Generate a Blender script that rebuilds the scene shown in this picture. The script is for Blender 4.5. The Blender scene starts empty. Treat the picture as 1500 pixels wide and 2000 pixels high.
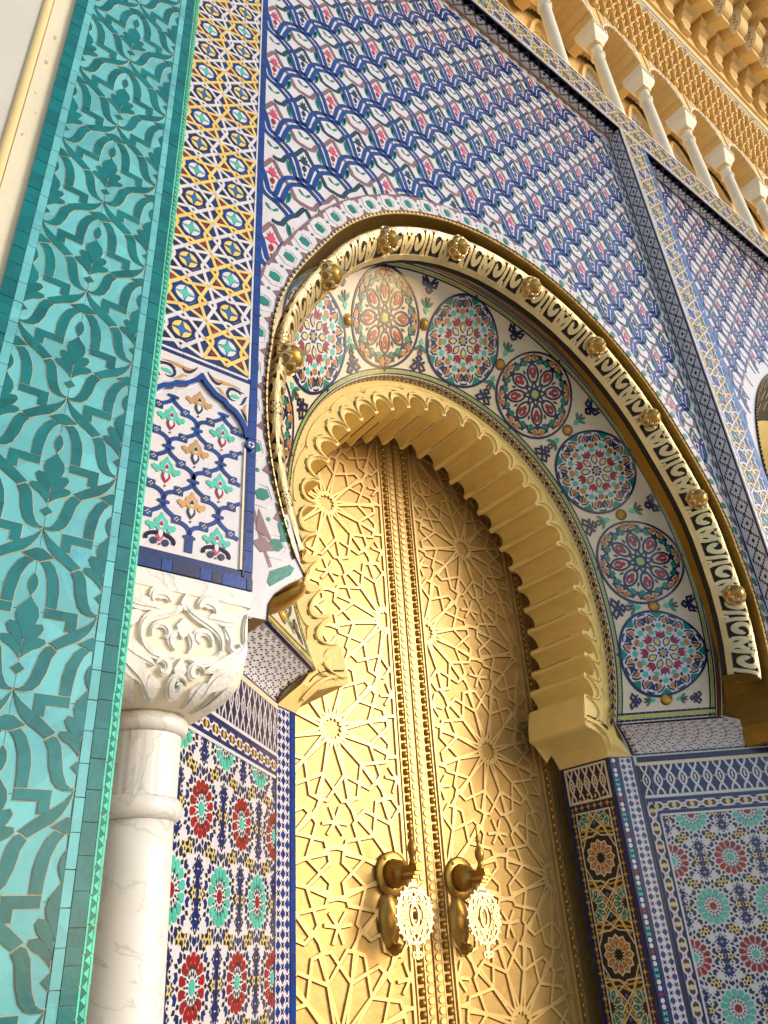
import bpy, math, random
from mathutils import Vector, Matrix
random.seed(7)
sc = bpy.context.scene
COL = sc.collection
PI = math.pi
# ------------------------------------------------------------------ camera
CR = ((0.79160567, 0.26418265, 0.55097004), (-0.60795924, 0.43085325, 0.66689657), (-0.06120474, -0.86288644, 0.50167816))
CAM = Vector((0.0, -2.0, 1.6))
cd = bpy.data.cameras.new('camera'); cam = bpy.data.objects.new('camera', cd); COL.objects.link(cam)
cam.matrix_world = Matrix(((CR[0][0], -CR[0][1], -CR[0][2], CAM.x), (CR[1][0], -CR[1][1], -CR[1][2], CAM.y),
                           (CR[2][0], -CR[2][1], -CR[2][2], CAM.z), (0, 0, 0, 1)))
cd.sensor_fit = 'VERTICAL'; cd.sensor_height = 24.0; cd.lens = 18.0; cd.clip_start = 0.05; cd.clip_end = 800
sc.camera = cam
# ------------------------------------------------------------------ light
SUN_DIR = Vector((0.68, -0.70, 0.30)).normalized()      # towards the sun
w = bpy.data.worlds.new('World'); sc.world = w; w.use_nodes = True
nt = w.node_tree; bg = nt.nodes['Background']; sky = nt.nodes.new('ShaderNodeTexSky')
sky.sky_type = 'NISHITA'; sky.sun_disc = False
sky.sun_elevation = math.asin(SUN_DIR.z); sky.sun_rotation = math.atan2(SUN_DIR.x, SUN_DIR.y)
sky.dust_density = 1.2; sky.air_density = 1.0; sky.ozone_density = 0.6
nt.links.new(sky.outputs[0], bg.inputs[0]); bg.inputs[1].default_value = 0.15
sl = bpy.data.lights.new('sun', 'SUN'); sl.energy = 1.25; sl.angle = math.radians(22); sl.color = (1.0, 0.96, 0.90)
so = bpy.data.objects.new('sun', sl); COL.objects.link(so); so.location = (10, -20, 30)
so.rotation_euler = SUN_DIR.to_track_quat('Z', 'Y').to_euler()
vs = sc.view_settings; vs.view_transform = 'Standard'; vs.look = 'None'; vs.gamma = 1.0; vs.use_curve_mapping = False
vs.exposure = 0.46
# ------------------------------------------------------------------ materials
def srgb(r, g, b):
    f = lambda c: (c / 255 / 12.92) if c <= 10 else ((c / 255 + 0.055) / 1.055) ** 2.4
    return (f(r), f(g), f(b))
def material(name, rgb, rough=0.25, var=0.16, metal=0.0, cell=22.0, bump=0.15, bscale=60.0, spec=0.5, wear=None, wscale=9.0, wlo=0.62, wobj=0.0):
    m = bpy.data.materials.new(name); m.use_nodes = True; n = m.node_tree.nodes; L = m.node_tree.links
    p = n['Principled BSDF']; p.inputs['Roughness'].default_value = rough; p.inputs['Metallic'].default_value = metal
    p.inputs['Specular IOR Level'].default_value = spec
    if name.startswith('glaze'): p.inputs['Coat Weight'].default_value = 0.35; p.inputs['Coat Roughness'].default_value = 0.10; p.inputs['Coat IOR'].default_value = 1.55
    g = n.new('ShaderNodeNewGeometry'); oi = n.new('ShaderNodeObjectInfo')
    vo = n.new('ShaderNodeTexVoronoi'); vo.inputs['Scale'].default_value = cell; L.new(g.outputs['Position'], vo.inputs['Vector'])
    no = n.new('ShaderNodeTexNoise'); no.inputs['Scale'].default_value = cell * 0.7; no.inputs['Detail'].default_value = 5
    L.new(g.outputs['Position'], no.inputs['Vector'])
    a = n.new('ShaderNodeMath'); a.operation = 'ADD'; L.new(oi.outputs['Random'], a.inputs[0])
    sp = n.new('ShaderNodeSeparateColor'); L.new(vo.outputs['Color'], sp.inputs[0]); L.new(sp.outputs[0], a.inputs[1])
    b = n.new('ShaderNodeMath'); b.operation = 'ADD'; L.new(a.outputs[0], b.inputs[0]); L.new(no.outputs[0], b.inputs[1])
    mr = n.new('ShaderNodeMapRange'); L.new(b.outputs[0], mr.inputs[0]); mr.inputs[1].default_value = 0.4; mr.inputs[2].default_value = 2.4
    mr.inputs[3].default_value = 1 - var; mr.inputs[4].default_value = 1 + var
    mx = n.new('ShaderNodeMix'); mx.data_type = 'RGBA'; mx.blend_type = 'MULTIPLY'; mx.inputs[0].default_value = 1
    mx.inputs[6].default_value = (*rgb, 1); L.new(mr.outputs[0], mx.inputs[7])
    out = mx.outputs[2]
    if wear:
        n2 = n.new('ShaderNodeTexNoise'); n2.inputs['Scale'].default_value = wscale; n2.inputs['Detail'].default_value = 8; n2.inputs['Roughness'].default_value = 0.65
        L.new(g.outputs['Position'], n2.inputs['Vector'])
        m2 = n.new('ShaderNodeMapRange'); L.new(n2.outputs[0], m2.inputs[0]); m2.inputs[1].default_value = wlo; m2.inputs[2].default_value = wlo + 0.14
        mw = n.new('ShaderNodeMix'); mw.data_type = 'RGBA'; L.new(m2.outputs[0], mw.inputs[0]); L.new(out, mw.inputs[6]); mw.inputs[7].default_value = (*wear, 1)
        out = mw.outputs[2]
    L.new(out, p.inputs['Base Color'])
    if bump:
        bn = n.new('ShaderNodeTexNoise'); bn.inputs['Scale'].default_value = bscale; bn.inputs['Detail'].default_value = 4
        L.new(g.outputs['Position'], bn.inputs['Vector'])
        bu = n.new('ShaderNodeBump'); bu.inputs['Strength'].default_value = bump; bu.inputs['Distance'].default_value = 0.004
        L.new(bn.outputs[0], bu.inputs['Height']); L.new(bu.outputs[0], p.inputs['Normal'])
    return m
def dim(c, k): return tuple(min(0.9, x * k) for x in c)
T = lambda r, g, b, k=0.82: dim(srgb(r, g, b), k)
M = {}
M['teal'] = material('glaze_teal', T(2, 118, 120), 0.22, 0.30, wear=T(70, 170, 160), wscale=14, wlo=0.66)
M['turq'] = material('glaze_turquoise', T(112, 200, 206), 0.24, 0.20, cell=12, wear=T(90, 180, 200), wscale=6, wlo=0.55)
M['mint'] = material('glaze_mint', T(90, 215, 180), 0.25, 0.2)
M['aqua'] = material('glaze_aqua', T(80, 205, 185), 0.25, 0.15)
M['cobalt'] = material('glaze_cobalt', T(4, 58, 140), 0.2, 0.3, wear=T(60, 120, 190), wscale=18, wlo=0.68)
M['blue'] = material('glaze_blue', T(8, 42, 112), 0.2, 0.25)
M['navy'] = material('glaze_navy', T(24, 30, 82), 0.22, 0.25)
M['sky'] = material('glaze_sky', T(40, 110, 185), 0.22, 0.2)
M['white'] = material('glaze_white', T(236, 232, 238), 0.22, 0.07, cell=30)
M['cream'] = material('glaze_cream', T(244, 228, 200), 0.3, 0.06, cell=30, bump=0.25, bscale=120)
M['yellow'] = material('glaze_yellow', T(246, 216, 120), 0.25, 0.12)
M['gold'] = material('glaze_gold', T(228, 178, 50), 0.25, 0.15)
M['red'] = material('glaze_red', T(160, 24, 36), 0.25, 0.3)
M['rose'] = material('glaze_rose', T(222, 78, 110), 0.25, 0.15)
M['crimson'] = material('glaze_crimson', T(170, 22, 70), 0.25, 0.2)
M['mauve'] = material('glaze_mauve', T(142, 106, 108), 0.25, 0.2)
M['dgreen'] = material('glaze_dark_green', T(16, 56, 70), 0.22, 0.25)
M['green'] = material('glaze_green', T(12, 136, 118), 0.22, 0.25)
M['black'] = material('glaze_black', T(26, 22, 28), 0.25, 0.3)
M['tan'] = material('glaze_tan', T(206, 160, 92), 0.3, 0.15)
M['ochre'] = material('glaze_ochre', T(196, 126, 40), 0.28, 0.2)
M['brown'] = material('glaze_brown', T(92, 52, 20), 0.3, 0.2)
M['lime'] = material('glaze_lime', T(196, 202, 88), 0.3, 0.15)
M['grout'] = material('grout', T(206, 192, 160), 0.9, 0.2, bump=0.3, bscale=200)
M['plaster'] = material('white_plaster', T(246, 236, 206), 0.85, 0.05, cell=6, bump=0.5, bscale=40, wear=T(196, 170, 130), wscale=16, wlo=0.7)
M['buff'] = material('buff_paint', T(246, 220, 160), 0.7, 0.05, cell=6, bump=0.15)
M['wall'] = material('pale_render', T(222, 218, 210), 0.7, 0.05, cell=3, bump=0.2, bscale=20, wear=T(196, 192, 188), wscale=4, wlo=0.6)
M['archpaint'] = material('yellow_lime_paint', T(252, 222, 140, 0.86), 0.6, 0.06, cell=7, bump=0.5, bscale=45, wear=T(214, 170, 84), wscale=22, wlo=0.70)
M['ochreplaster'] = material('ochre_carved_plaster', T(242, 206, 134, 0.9), 0.7, 0.07, cell=8, bump=0.3, bscale=60)
M['paleplaster'] = material('pale_carved_plaster', T(250, 244, 226, 0.9), 0.7, 0.06, cell=8, bump=0.3)
M['dirt'] = material('dirty_groove', T(70, 52, 24), 0.9, 0.3)
M['brass'] = material('brass_sheet', T(196, 160, 98, 1.0), 0.45, 0.14, metal=0.6, cell=9, bump=0.35, bscale=26, wear=T(176, 136, 76, 1.0), wscale=5, wlo=0.58)
M['strap'] = material('brass_strap', T(216, 184, 122, 1.0), 0.42, 0.10, metal=0.6, cell=14, bump=0.1, wear=T(190, 140, 66, 1.0), wscale=8, wlo=0.62)
M['bronze'] = material('dull_bronze', T(178, 138, 66, 1.0), 0.34, 0.15, metal=0.8, cell=12, bump=0.2)
M['hood'] = material('pale_brass', T(232, 210, 158, 1.0), 0.36, 0.12, metal=0.6, cell=12, bump=0.15, wear=T(190, 160, 90, 1.0), wscale=7, wlo=0.6)
M['dullbrass'] = material('tarnished_brass', T(150, 120, 52, 1.0), 0.45, 0.15, metal=0.75, cell=8, bump=0.3, bscale=30)
M['shade_dirt'] = material('shade_dirt', T(112, 78, 30, 1.0), 0.55, 0.2, metal=0.4)  # colour of the painted strap shadows and dirt on the doors
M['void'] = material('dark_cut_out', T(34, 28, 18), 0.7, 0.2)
M['pave'] = material('pale_stone_paving', (0.52, 0.48, 0.42), 0.7, 0.1, cell=0.8, bump=0.2, bscale=6)
def marble():
    m = material('veined_marble', T(238, 236, 232, 0.9), 0.3, 0.03, cell=4, bump=0.0)
    n = m.node_tree.nodes; L = m.node_tree.links; p = n['Principled BSDF']
    src = p.inputs['Base Color'].links[0].from_socket
    g = n.new('ShaderNodeNewGeometry')
    d = n.new('ShaderNodeTexNoise'); d.inputs['Scale'].default_value = 5; d.inputs['Detail'].default_value = 6; d.inputs['Distortion'].default_value = 1.4
    L.new(g.outputs['Position'], d.inputs['Vector'])
    s = n.new('ShaderNodeMath'); s.operation = 'SUBTRACT'; s.inputs[1].default_value = 0.5; L.new(d.outputs[0], s.inputs[0])
    ab = n.new('ShaderNodeMath'); ab.operation = 'ABSOLUTE'; L.new(s.outputs[0], ab.inputs[0])
    r = n.new('ShaderNodeMapRange'); L.new(ab.outputs[0], r.inputs[0]); r.inputs[1].default_value = 0.0; r.inputs[2].default_value = 0.022; r.inputs[3].default_value = 0.62; r.inputs[4].default_value = 0.0
    n3 = n.new('ShaderNodeTexNoise'); n3.inputs['Scale'].default_value = 3.3; L.new(g.outputs['Position'], n3.inputs['Vector'])
    mu = n.new('ShaderNodeMath'); mu.operation = 'MULTIPLY'; L.new(r.outputs[0], mu.inputs[0]); L.new(n3.outputs[0], mu.inputs[1])
    mx = n.new('ShaderNodeMix'); mx.data_type = 'RGBA'; L.new(mu.outputs[0], mx.inputs[0]); L.new(src, mx.inputs[6]); mx.inputs[7].default_value = (*T(150, 146, 146), 1)
    L.new(mx.outputs[2], p.inputs['Base Color'])
    return m
M['marble'] = marble()
M['marbledirt'] = material('ochre_stained_marble', T(240, 228, 204, 0.95), 0.55, 0.08, cell=8, bump=0.1)
# ------------------------------------------------------------------ object helpers
POS = {}
def thing(name, label, cat, loc=(0, 0, 0), group=None):
    o = bpy.data.objects.new(name, None); COL.objects.link(o); o.location = loc; o.empty_display_size = 0.1
    o['label'] = label; o['category'] = cat
    if group: o['group'] = group
    POS[o] = Vector(loc); return o
def link(name, me, parent=None, at=None, label=None, kind=None):
    o = bpy.data.objects.new(name, me); COL.objects.link(o)
    at = Vector(at) if at is not None else Vector((0, 0, 0))
    if parent is not None: o.parent = parent; o.location = at - POS[parent]
    else: o.location = at
    POS[o] = at
    if label: o['label'] = label
    if kind: o['kind'] = kind
    return o
MESH_CACHE = {}
def mesh(name, V, F, mats, mi=None, smooth=False):
    me = bpy.data.meshes.new(name); me.from_pydata([tuple(v) for v in V], [], F)
    for m in mats: me.materials.append(m)
    if mi: me.polygons.foreach_set('material_index', mi)
    if smooth: me.polygons.foreach_set('use_smooth', [True] * len(F))
    me.update(); return me
def solid(name, V, F, mat, parent=None, smooth=False, label=None, kind=None):
    c = sum((Vector(v) for v in V), Vector()) / len(V)
    return link(name, mesh(name, [Vector(v) - c for v in V], F, [mat], smooth=smooth), parent, c, label, kind)
BOXF = [(0, 3, 2, 1), (4, 5, 6, 7), (0, 1, 5, 4), (1, 2, 6, 5), (2, 3, 7, 6), (3, 0, 4, 7)]
def boxv(x0, x1, y0, y1, z0, z1):
    return [(x0, y0, z0), (x1, y0, z0), (x1, y1, z0), (x0, y1, z0), (x0, y0, z1), (x1, y0, z1), (x1, y1, z1), (x0, y1, z1)]
def box(name, x0, x1, y0, y1, z0, z1, mat, parent=None, label=None, kind=None):
    return solid(name, boxv(x0, x1, y0, y1, z0, z1), BOXF, mat, parent, label=label, kind=kind)
def gridmesh(name, fn, us, vs_, mat, parent=None, smooth=False, kind=None, flip=False, label=None, closed=False):
    V = [fn(u, v) for v in vs_ for u in us]; nu = len(us); F = []
    for j in range(len(vs_) - 1):
        for i in range(nu - 1):
            q = (j * nu + i, j * nu + i + 1, (j + 1) * nu + i + 1, (j + 1) * nu + i); F.append(q[::-1] if flip else q)
    return solid(name, V, F, mat, parent, smooth, label, kind)
def lathe(name, prof, cx, cy, mat, parent=None, seg=40, smooth=True, label=None, axis='z'):
    V, F = [], []
    for r, z in prof:
        for k in range(seg):
            a = 2 * PI * k / seg
            V.append((cx + r * math.cos(a), cy + r * math.sin(a), z) if axis == 'z' else (cx + r * math.cos(a), z, cy + r * math.sin(a)))
    for j in range(len(prof) - 1):
        for k in range(seg):
            q = (j * seg + k, j * seg + (k + 1) % seg, (j + 1) * seg + (k + 1) % seg, (j + 1) * seg + k)
            F.append(q if axis == 'z' else q[::-1])
    F.append(tuple(range(seg))[::-1] if axis == 'z' else tuple(range(seg)))
    n = len(prof) - 1; F.append(tuple(range(n * seg, n * seg + seg)) if axis == 'z' else tuple(range(n * seg, n * seg + seg))[::-1])
    return solid(name, V, F, mat, parent, smooth, label)
def lin(a, b, n): return [a + (b - a) * i / (n - 1) for i in range(n)]
def frame(O, u, v):
    O, u, v = Vector(O), Vector(u).normalized(), Vector(v).normalized(); n = u.cross(v)
    return lambda a, b, h=0.0: O + u * a + v * b + n * h
def project(P):
    d = P - CAM
    x = CR[0][0] * d.x + CR[1][0] * d.y + CR[2][0] * d.z; y = CR[0][1] * d.x + CR[1][1] * d.y + CR[2][1] * d.z; z = CR[0][2] * d.x + CR[1][2] * d.y + CR[2][2] * d.z
    if z < 0.05: return None
    return (750 + 1500 * x / z, 1000 + 1500 * y / z)
def area2(p): return 0.5 * sum(p[i][0] * p[(i + 1) % len(p)][1] - p[(i + 1) % len(p)][0] * p[i][1] for i in range(len(p)))
def clip(poly, ax, lim, keep_less=True):
    out = []
    s = 1 if keep_less else -1
    for i in range(len(poly)):
        p, q = poly[i], poly[(i + 1) % len(poly)]
        dp, dq = s * (p[ax] - lim), s * (q[ax] - lim)
        if dp <= 0: out.append(p)
        if dp * dq < 0:
            t = dp / (dp - dq); out.append((p[0] + (q[0] - p[0]) * t, p[1] + (q[1] - p[1]) * t))
    return out
def offset(poly, d):
    if area2(poly) < 0: poly = poly[::-1]
    n = len(poly); out = []
    for i in range(n):
        a, b, c = Vector(poly[i - 1]), Vector(poly[i]), Vector(poly[(i + 1) % n])
        e1, e2 = (b - a), (c - b)
        if e1.length < 1e-7 or e2.length < 1e-7: out.append(tuple(b)); continue
        e1.normalize(); e2.normalize()
        n1, n2 = Vector((e1.y, -e1.x)), Vector((e2.y, -e2.x)); m = n1 + n2
        k = m.length_squared
        m = m * (2 / k) if k > 0.35 else n1
        if m.length > 2.2: m = m.normalized() * 2.2
        out.append((b.x + m.x * d, b.y + m.y * d))
    return out
class Zone:
    """a field of separate tiles on one surface"""
    def __init__(s, parent, fmap, cap=290, margin=0.12):
        s.parent, s.f, s.cap, s.items, s.margin = parent, fmap, cap, [], margin
    def _add(s, name, V, F, mat, label=None):
        c = sum(V, Vector()) / len(V); pc = project(c)
        if pc is None: return
        mx, my = 1500 * s.margin, 2000 * s.margin
        if not (-mx < pc[0] < 1500 + mx and -my < pc[1] < 2000 + my): return
        pr = [project(v) for v in V]
        if any(q is None for q in pr): return
        xs = [q[0] for q in pr]; ys = [q[1] for q in pr]
        s.items.append(((max(xs) - min(xs)) * (max(ys) - min(ys)), name, V, F, mat, c, label))
    def tile(s, name, poly, mat, h0=0.0, h1=0.002, fm=None, label=None):
        if len(poly) < 3: return
        a = area2(poly)
        if abs(a) < 1e-9: return
        if a < 0: poly = poly[::-1]
        f = fm or s.f; n = len(poly)
        V = [f(p[0], p[1], h0) for p in poly] + [f(p[0], p[1], h1) for p in poly]
        F = [tuple(range(n, 2 * n))] + [(i, (i + 1) % n, n + (i + 1) % n, n + i) for i in range(n)]
        s._add(name, V, F, mat, label)
    def strip(s, name, left, right, mat, h0=0.0, h1=0.002, fm=None, closed=False):
        f = fm or s.f; n = len(left)
        V = []
        for i in range(n):
            l, r = left[i], right[i]
            V += [f(l[0], l[1], h0), f(l[0], l[1], h1), f(r[0], r[1], h1), f(r[0], r[1], h0)]
        F = []
        for i in range(n if closed else n - 1):
            a, b = 4 * i, 4 * ((i + 1) % n)
            F += [(a, b, b + 1, a + 1), (a + 1, b + 1, b + 2, a + 2), (a + 2, b + 2, b + 3, a + 3)]
        if not closed: F += [(0, 1, 2, 3), (4 * n - 1, 4 * n - 2, 4 * n - 3, 4 * n - 4)]
        s._add(name, V, F, mat)
    def stroke(s, name, pts, wd, mat, h0=0.0, h1=0.002, fm=None, closed=False, taper=False):
        L, R = [], []; n = len(pts)
        for i in range(n):
            if closed: a, c = Vector(pts[i - 1]), Vector(pts[(i + 1) % n])
            else: a, c = Vector(pts[max(0, i - 1)]), Vector(pts[min(n - 1, i + 1)])
            t = (c - a)
            if t.length < 1e-9: t = Vector((1, 0))
            t.normalize(); nn = Vector((-t.y, t.x)); k = 1.0
            if 0 < i < n - 1 or closed:
                e = Vector(pts[(i + 1) % n]) - Vector(pts[i])
                if e.length > 1e-9:
                    d = abs(e.normalized().dot(t)); k = 1 / max(0.55, d)
            ww = wd * k / 2
            if taper: ww *= max(0.12, math.sin(PI * (0.08 + 0.9 * i / (n - 1))))
            p = Vector(pts[i]); L.append(tuple(p + nn * ww)); R.append(tuple(p - nn * ww))
        s.strip(name, R, L, mat, h0, h1, fm, closed)
    def build(s, stuffname='small_tiles'):
        s.items.sort(key=lambda t: -t[0]); cnt = {}; rest = []
        for it in s.items:
            sz, name, V, F, mat, c, label = it
            if cnt.get(name, 0) < s.cap and sz > 105:
                cnt[name] = cnt.get(name, 0) + 1
                rel = [v - c for v in V]
                key = (name, mat.name, tuple((round(v.x, 4), round(v.y, 4), round(v.z, 4)) for v in rel))
                me = MESH_CACHE.get(key)
                if me is None: me = MESH_CACHE[key] = mesh(name, rel, F, [mat])
                link(name, me, s.parent, c, label)
            else: rest.append(it)
        if rest:
            mats = []; V2, F2, mi = [], [], []
            for sz, name, V, F, mat, c, label in rest:
                if mat not in mats: mats.append(mat)
                o = len(V2); V2 += V; F2 += [tuple(i + o for i in f) for f in F]; mi += [mats.index(mat)] * len(F)
            c = sum(V2, Vector()) / len(V2)
            link(stuffname, mesh(stuffname, [v - c for v in V2], F2, mats, mi), s.parent, c, kind='stuff')
        s.items = []
def circ(cx, cy, r, n=16, ry=None, a0=0.0): return [(cx + r * math.cos(a0 + 2 * PI * k / n), cy + (ry or r) * math.sin(a0 + 2 * PI * k / n)) for k in range(n)]
def star(cx, cy, r1, r2, n, a0=PI / 2): return [(cx + (r1 if k % 2 == 0 else r2) * math.cos(a0 + PI * k / n), cy + (r1 if k % 2 == 0 else r2) * math.sin(a0 + PI * k / n)) for k in range(2 * n)]
def rect(a0, a1, b0, b1): return [(a0, b0), (a1, b0), (a1, b1), (a0, b1)]
def xf(pts, cx=0, cy=0, ang=0.0, sx=1.0, sy=1.0):
    c, s_ = math.cos(ang), math.sin(ang)
    return [(cx + c * x * sx - s_ * y * sy, cy + s_ * x * sx + c * y * sy) for x, y in pts]
def bez(p0, p1, p2, p3, n=8):
    o = []
    for i in range(n):
        t = i / (n - 1); u = 1 - t
        o.append((u**3 * p0[0] + 3 * u * u * t * p1[0] + 3 * u * t * t * p2[0] + t**3 * p3[0], u**3 * p0[1] + 3 * u * u * t * p1[1] + 3 * u * t * t * p2[1] + t**3 * p3[1]))
    return o
def spiral(cx, cy, r0, r1, a0, a1, n=14): return [(cx + (r0 + (r1 - r0) * i / (n - 1)) * math.cos(a0 + (a1 - a0) * i / (n - 1)), cy + (r0 + (r1 - r0) * i / (n - 1)) * math.sin(a0 + (a1 - a0) * i / (n - 1))) for i in range(n)]
def tilerow(z, name, a0, a1, b0, b1, step, mat, vertical=True, h0=0.0, h1=0.003, gap=0.0012, fm=None, mats=None):
    """a row of separate plain tiles with open joints"""
    lo, hi = (b0, b1) if vertical else (a0, a1)
    n = max(1, round((hi - lo) / step)); st = (hi - lo) / n
    for k in range(n):
        p, q = lo + k * st + gap / 2, lo + (k + 1) * st - gap / 2
        q -= random.uniform(0, gap); hh = h1 + random.uniform(-0.0006, 0.0006)
        m = mats[k % len(mats)] if mats else mat
        if vertical: z.tile(name, rect(a0, a1, p, q), m, h0, hh, fm)
        else: z.tile(name, rect(p, q, b0, b1), m, h0, hh, fm)
# ------------------------------------------------------------------ layout of the gate (metres)
X0 = 3.036                        # axis of the side gate
ZC = 3.70                         # centre of the archivolt cone
ZO = 3.86                         # centre of the opening in the spandrel wall
XL, XR = 1.083, 4.988             # edges of the recessed spandrel
YS = 0.14                         # its recess behind the pilaster plane
ZT = 8.50                         # its top
def sm(t): t = max(0.0, min(1.0, t)); return t * t * (3 - 2 * t)
def r_open(th):                   # opening in the spandrel, th in degrees from the top
    a = abs(th); return 1.735 + 0.09 * sm((a - 60) / 30) + (0.158 * (a - 90) / 32 if a > 90 else 0)
def open_pt(th, dr=0.0):
    r = r_open(th) + dr; return (X0 + r * math.sin(math.radians(th)), ZO + r * math.cos(math.radians(th)))
RIN, YIN, ROUT, YOUT, YRING = 1.255, 0.903, 1.85, 0.50, 0.96
def cone_pt(t, v, h=0.0):         # archivolt: t degrees from the top, v 0 inner .. 1 outer
    a = abs(t); s = 1 if t >= 0 else -1
    ti = a if a < 85 else 85 + (a - 85) * (44.5 / 39); to = a if a < 85 else 85 + (a - 85) * (34.6 / 39)
    ri = RIN + (0.192 * max(0, (ti - 85) / 44.5) ** 1.5); ro = ROUT
    ti, to = math.radians(ti), math.radians(to)
    x = ri * math.sin(ti) * (1 - v) + ro * math.sin(to) * v; z = ri * math.cos(ti) * (1 - v) + ro * math.cos(to) * v
    y = YIN + (YOUT - YIN) * v
    rr = math.hypot(x, z); n = (-0.56 * x / rr, -0.828, -0.56 * z / rr)
    return Vector((X0 + s * (x + n[0] * h), y + n[1] * h, ZC + z + n[2] * h))
def cusp_pt(a):                   # inner cusps of the scalloped arch; a degrees from the top
    tab = [(0, 1.035), (18, 1.02), (27, 1.0), (64, 1.0), (73, 1.012), (82, 1.04), (91, 1.055), (99, 1.066), (107.4, 1.098), (115.3, 1.132), (122.8, 1.16), (129.6, 1.216), (136.5, 1.307)]
    for (a0, r0), (a1, r1) in zip(tab, tab[1:]):
        if a0 <= abs(a) <= a1: return r0 + (r1 - r0) * (abs(a) - a0) / (a1 - a0)
    return 1.307
ZK = 3.73
XJ, YJ, YD = 1.154, 1.03, 1.54    # jamb half width, jamb front, door face
# ------------------------------------------------------------------ ground and building mass
solid('ground', [(-150, -200, 0), (150, -200, 0), (150, 100, 0), (-150, 100, 0)], [(0, 1, 2, 3)], M['pave'], kind='structure')
mass = thing('palace_block', 'plain pale masonry mass of the palace behind the tiled gates', 'building', (6, 2.5, 0))
box('wall', -8, 22, 1.75, 6, 0, 14.5, M['wall'], mass)
# ------------------------------------------------------------------ plaster wall on the left
pw = thing('plaster_wall', 'pale render wall with a buff stripe and chipped white edge beside the green tiles', 'wall', (-2, -0.3, 0))
box('render_face', -8, 0.062, -0.33, 1.7, 0, 9.5, M['wall'], pw)
gridmesh('buff_moulding', lambda u, v: (0.077 - 0.0155 * math.cos(u), -0.33 - 0.012 * math.sin(u), v), lin(0, PI, 9), [0, 3, 6, 9.5], M['buff'], pw, smooth=True)
box('chipped_edge', 0.0925, 0.153, -0.338, 0.3, 0, 9.5, M['plaster'], pw)
zw = Zone(pw, frame((0, -0.338, 0), (1, 0, 0), (0, 0, 1)))
for a, b, s_ in ((0.122, 4.265, 0.008), (0.117, 4.12, 0.007), (0.112, 3.95, 0.004), (0.126, 3.86, 0.003), (0.108, 3.74, 0.004)):
    zw.tile('plaster_chip', [(a + s_ * random.uniform(0.6, 1.1) * math.cos(k * PI / 4), b + 2.0 * s_ * random.uniform(0.6, 1.1) * math.sin(k * PI / 4)) for k in range(8)], M['grout'], 0, 0.0006)
zw.build('plaster_chips')
# ------------------------------------------------------------------ green tiled pilaster
gp = thing('green_pilaster', 'tall pilaster faced with dark teal flowers on turquoise glazed tiles', 'pilaster', (0.36, -0.1, 0))
box('core', 0.1532, 0.5598, -0.3495, 0.02, 0, 9.5, M['grout'], gp)
Fg = frame((0.358, -0.3495, 2.49), (1, 0, 0), (0, 0, 1))
z = Zone(gp, Fg, cap=295)
MM = lambda pts: [(x / 1000, y / 1000) for x, y in pts]
S1a = MM([(0, 3), (9, 4), (18, 11), (27, 30), (33, 57), (38, 82), (48, 99), (57, 102), (72, 91), (63, 74), (57, 41), (47, 14), (36, 2), (21, -3), (4, -3)])
S1b = MM([(53, 108), (82, 132), (112, 152), (130, 165), (147, 184), (140, 160), (129, 139), (115, 123), (94, 110), (72, 95)])
DIA = MM([(-14, 44), (0, 58), (14, 44), (0, 31)])
LF = [MM([(1, 65), (2, 87), (14, 104), (29, 115), (44, 113), (47, 104), (37, 94), (22, 86), (8, 73)]), MM([(1, 78), (1, 104), (7, 130), (20, 144), (33, 146), (39, 136), (33, 121), (19, 106), (6, 93)])]
BUD = MM([(0, 206), (-9, 193), (-20, 180), (-24, 162), (-20, 145), (-10, 130), (0, 106), (10, 130), (20, 145), (24, 162), (20, 180), (9, 193)])
SEED = MM([(0, 262), (-8, 249), (-11, 234), (-8, 221), (0, 206), (8, 221), (11, 234), (8, 249)])
LST = MM([(34, 184), (104, 184), (104, 139), (81, 139), (81, 162), (34, 162)])
ARM = MM([(7, 289), (26, 297), (39, 284), (52, 255), (57, 227), (57, 186), (34, 186), (33, 211), (28, 249), (18, 275)])
TOP = MM([(-34, 304), (-8, 322), (8, 322), (34, 304), (8, 291), (-8, 291)])
P1 = MM([(0, 0), (25, 4), (45, 60), (62, 97), (95, 122), (93, 150), (92, 173), (46, 173), (0, 173)])
P2 = MM([(0, 173), (46, 173), (46, 225), (38, 265), (18, 292), (0, 300)])
P3 = MM([(46, 173), (92, 173), (93, 150), (95, 122), (135, 155), (147, 187), (140, 205), (122, 270), (88, 283), (55, 300), (20, 345), (0, 372), (0, 318), (20, 300), (38, 265), (46, 225)])
mir = lambda p: [(-x, y) for x, y in p]
def greencell(cx, cy, lo, hi, sides):
    def put(name, poly, mat, h1, h0=0.0, rim=0.0):
        q = [(x + cx, y + cy) for x, y in poly]
        if rim:
            r_ = offset(q, 0.0013); r_ = clip(clip(r_, 0, lo, False), 0, hi, True); z.tile('grout_joint', r_, M['grout'], h0, h1 - 0.0016)
            q = offset(q, -0.0004)
        q = clip(clip(q, 0, lo, False), 0, hi, True)
        z.tile(name, q, mat, h0, h1 + random.uniform(-0.0005, 0.0005))
    for sd in sides:
        m_ = (lambda p: p) if sd > 0 else mir
        for pl in (P1, P2, P3): put('turquoise_tile', offset(m_(pl), -0.0007), M['turq'], 0.0025)
        for nm, pl in (('strand_tile', S1a), ('strand_tile', S1b), ('leaf_tile', LF[0]), ('leaf_tile', LF[1]), ('step_tile', LST), ('arch_tile', ARM)):
            put(nm, m_(pl), M['teal'], 0.0052, rim=1)
    for nm, pl in (('diamond_tile', DIA), ('bud_tile', BUD), ('bud_tile', SEED), ('keystone_tile', TOP)): put(nm, pl, M['teal'], 0.0054, rim=1)
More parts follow.
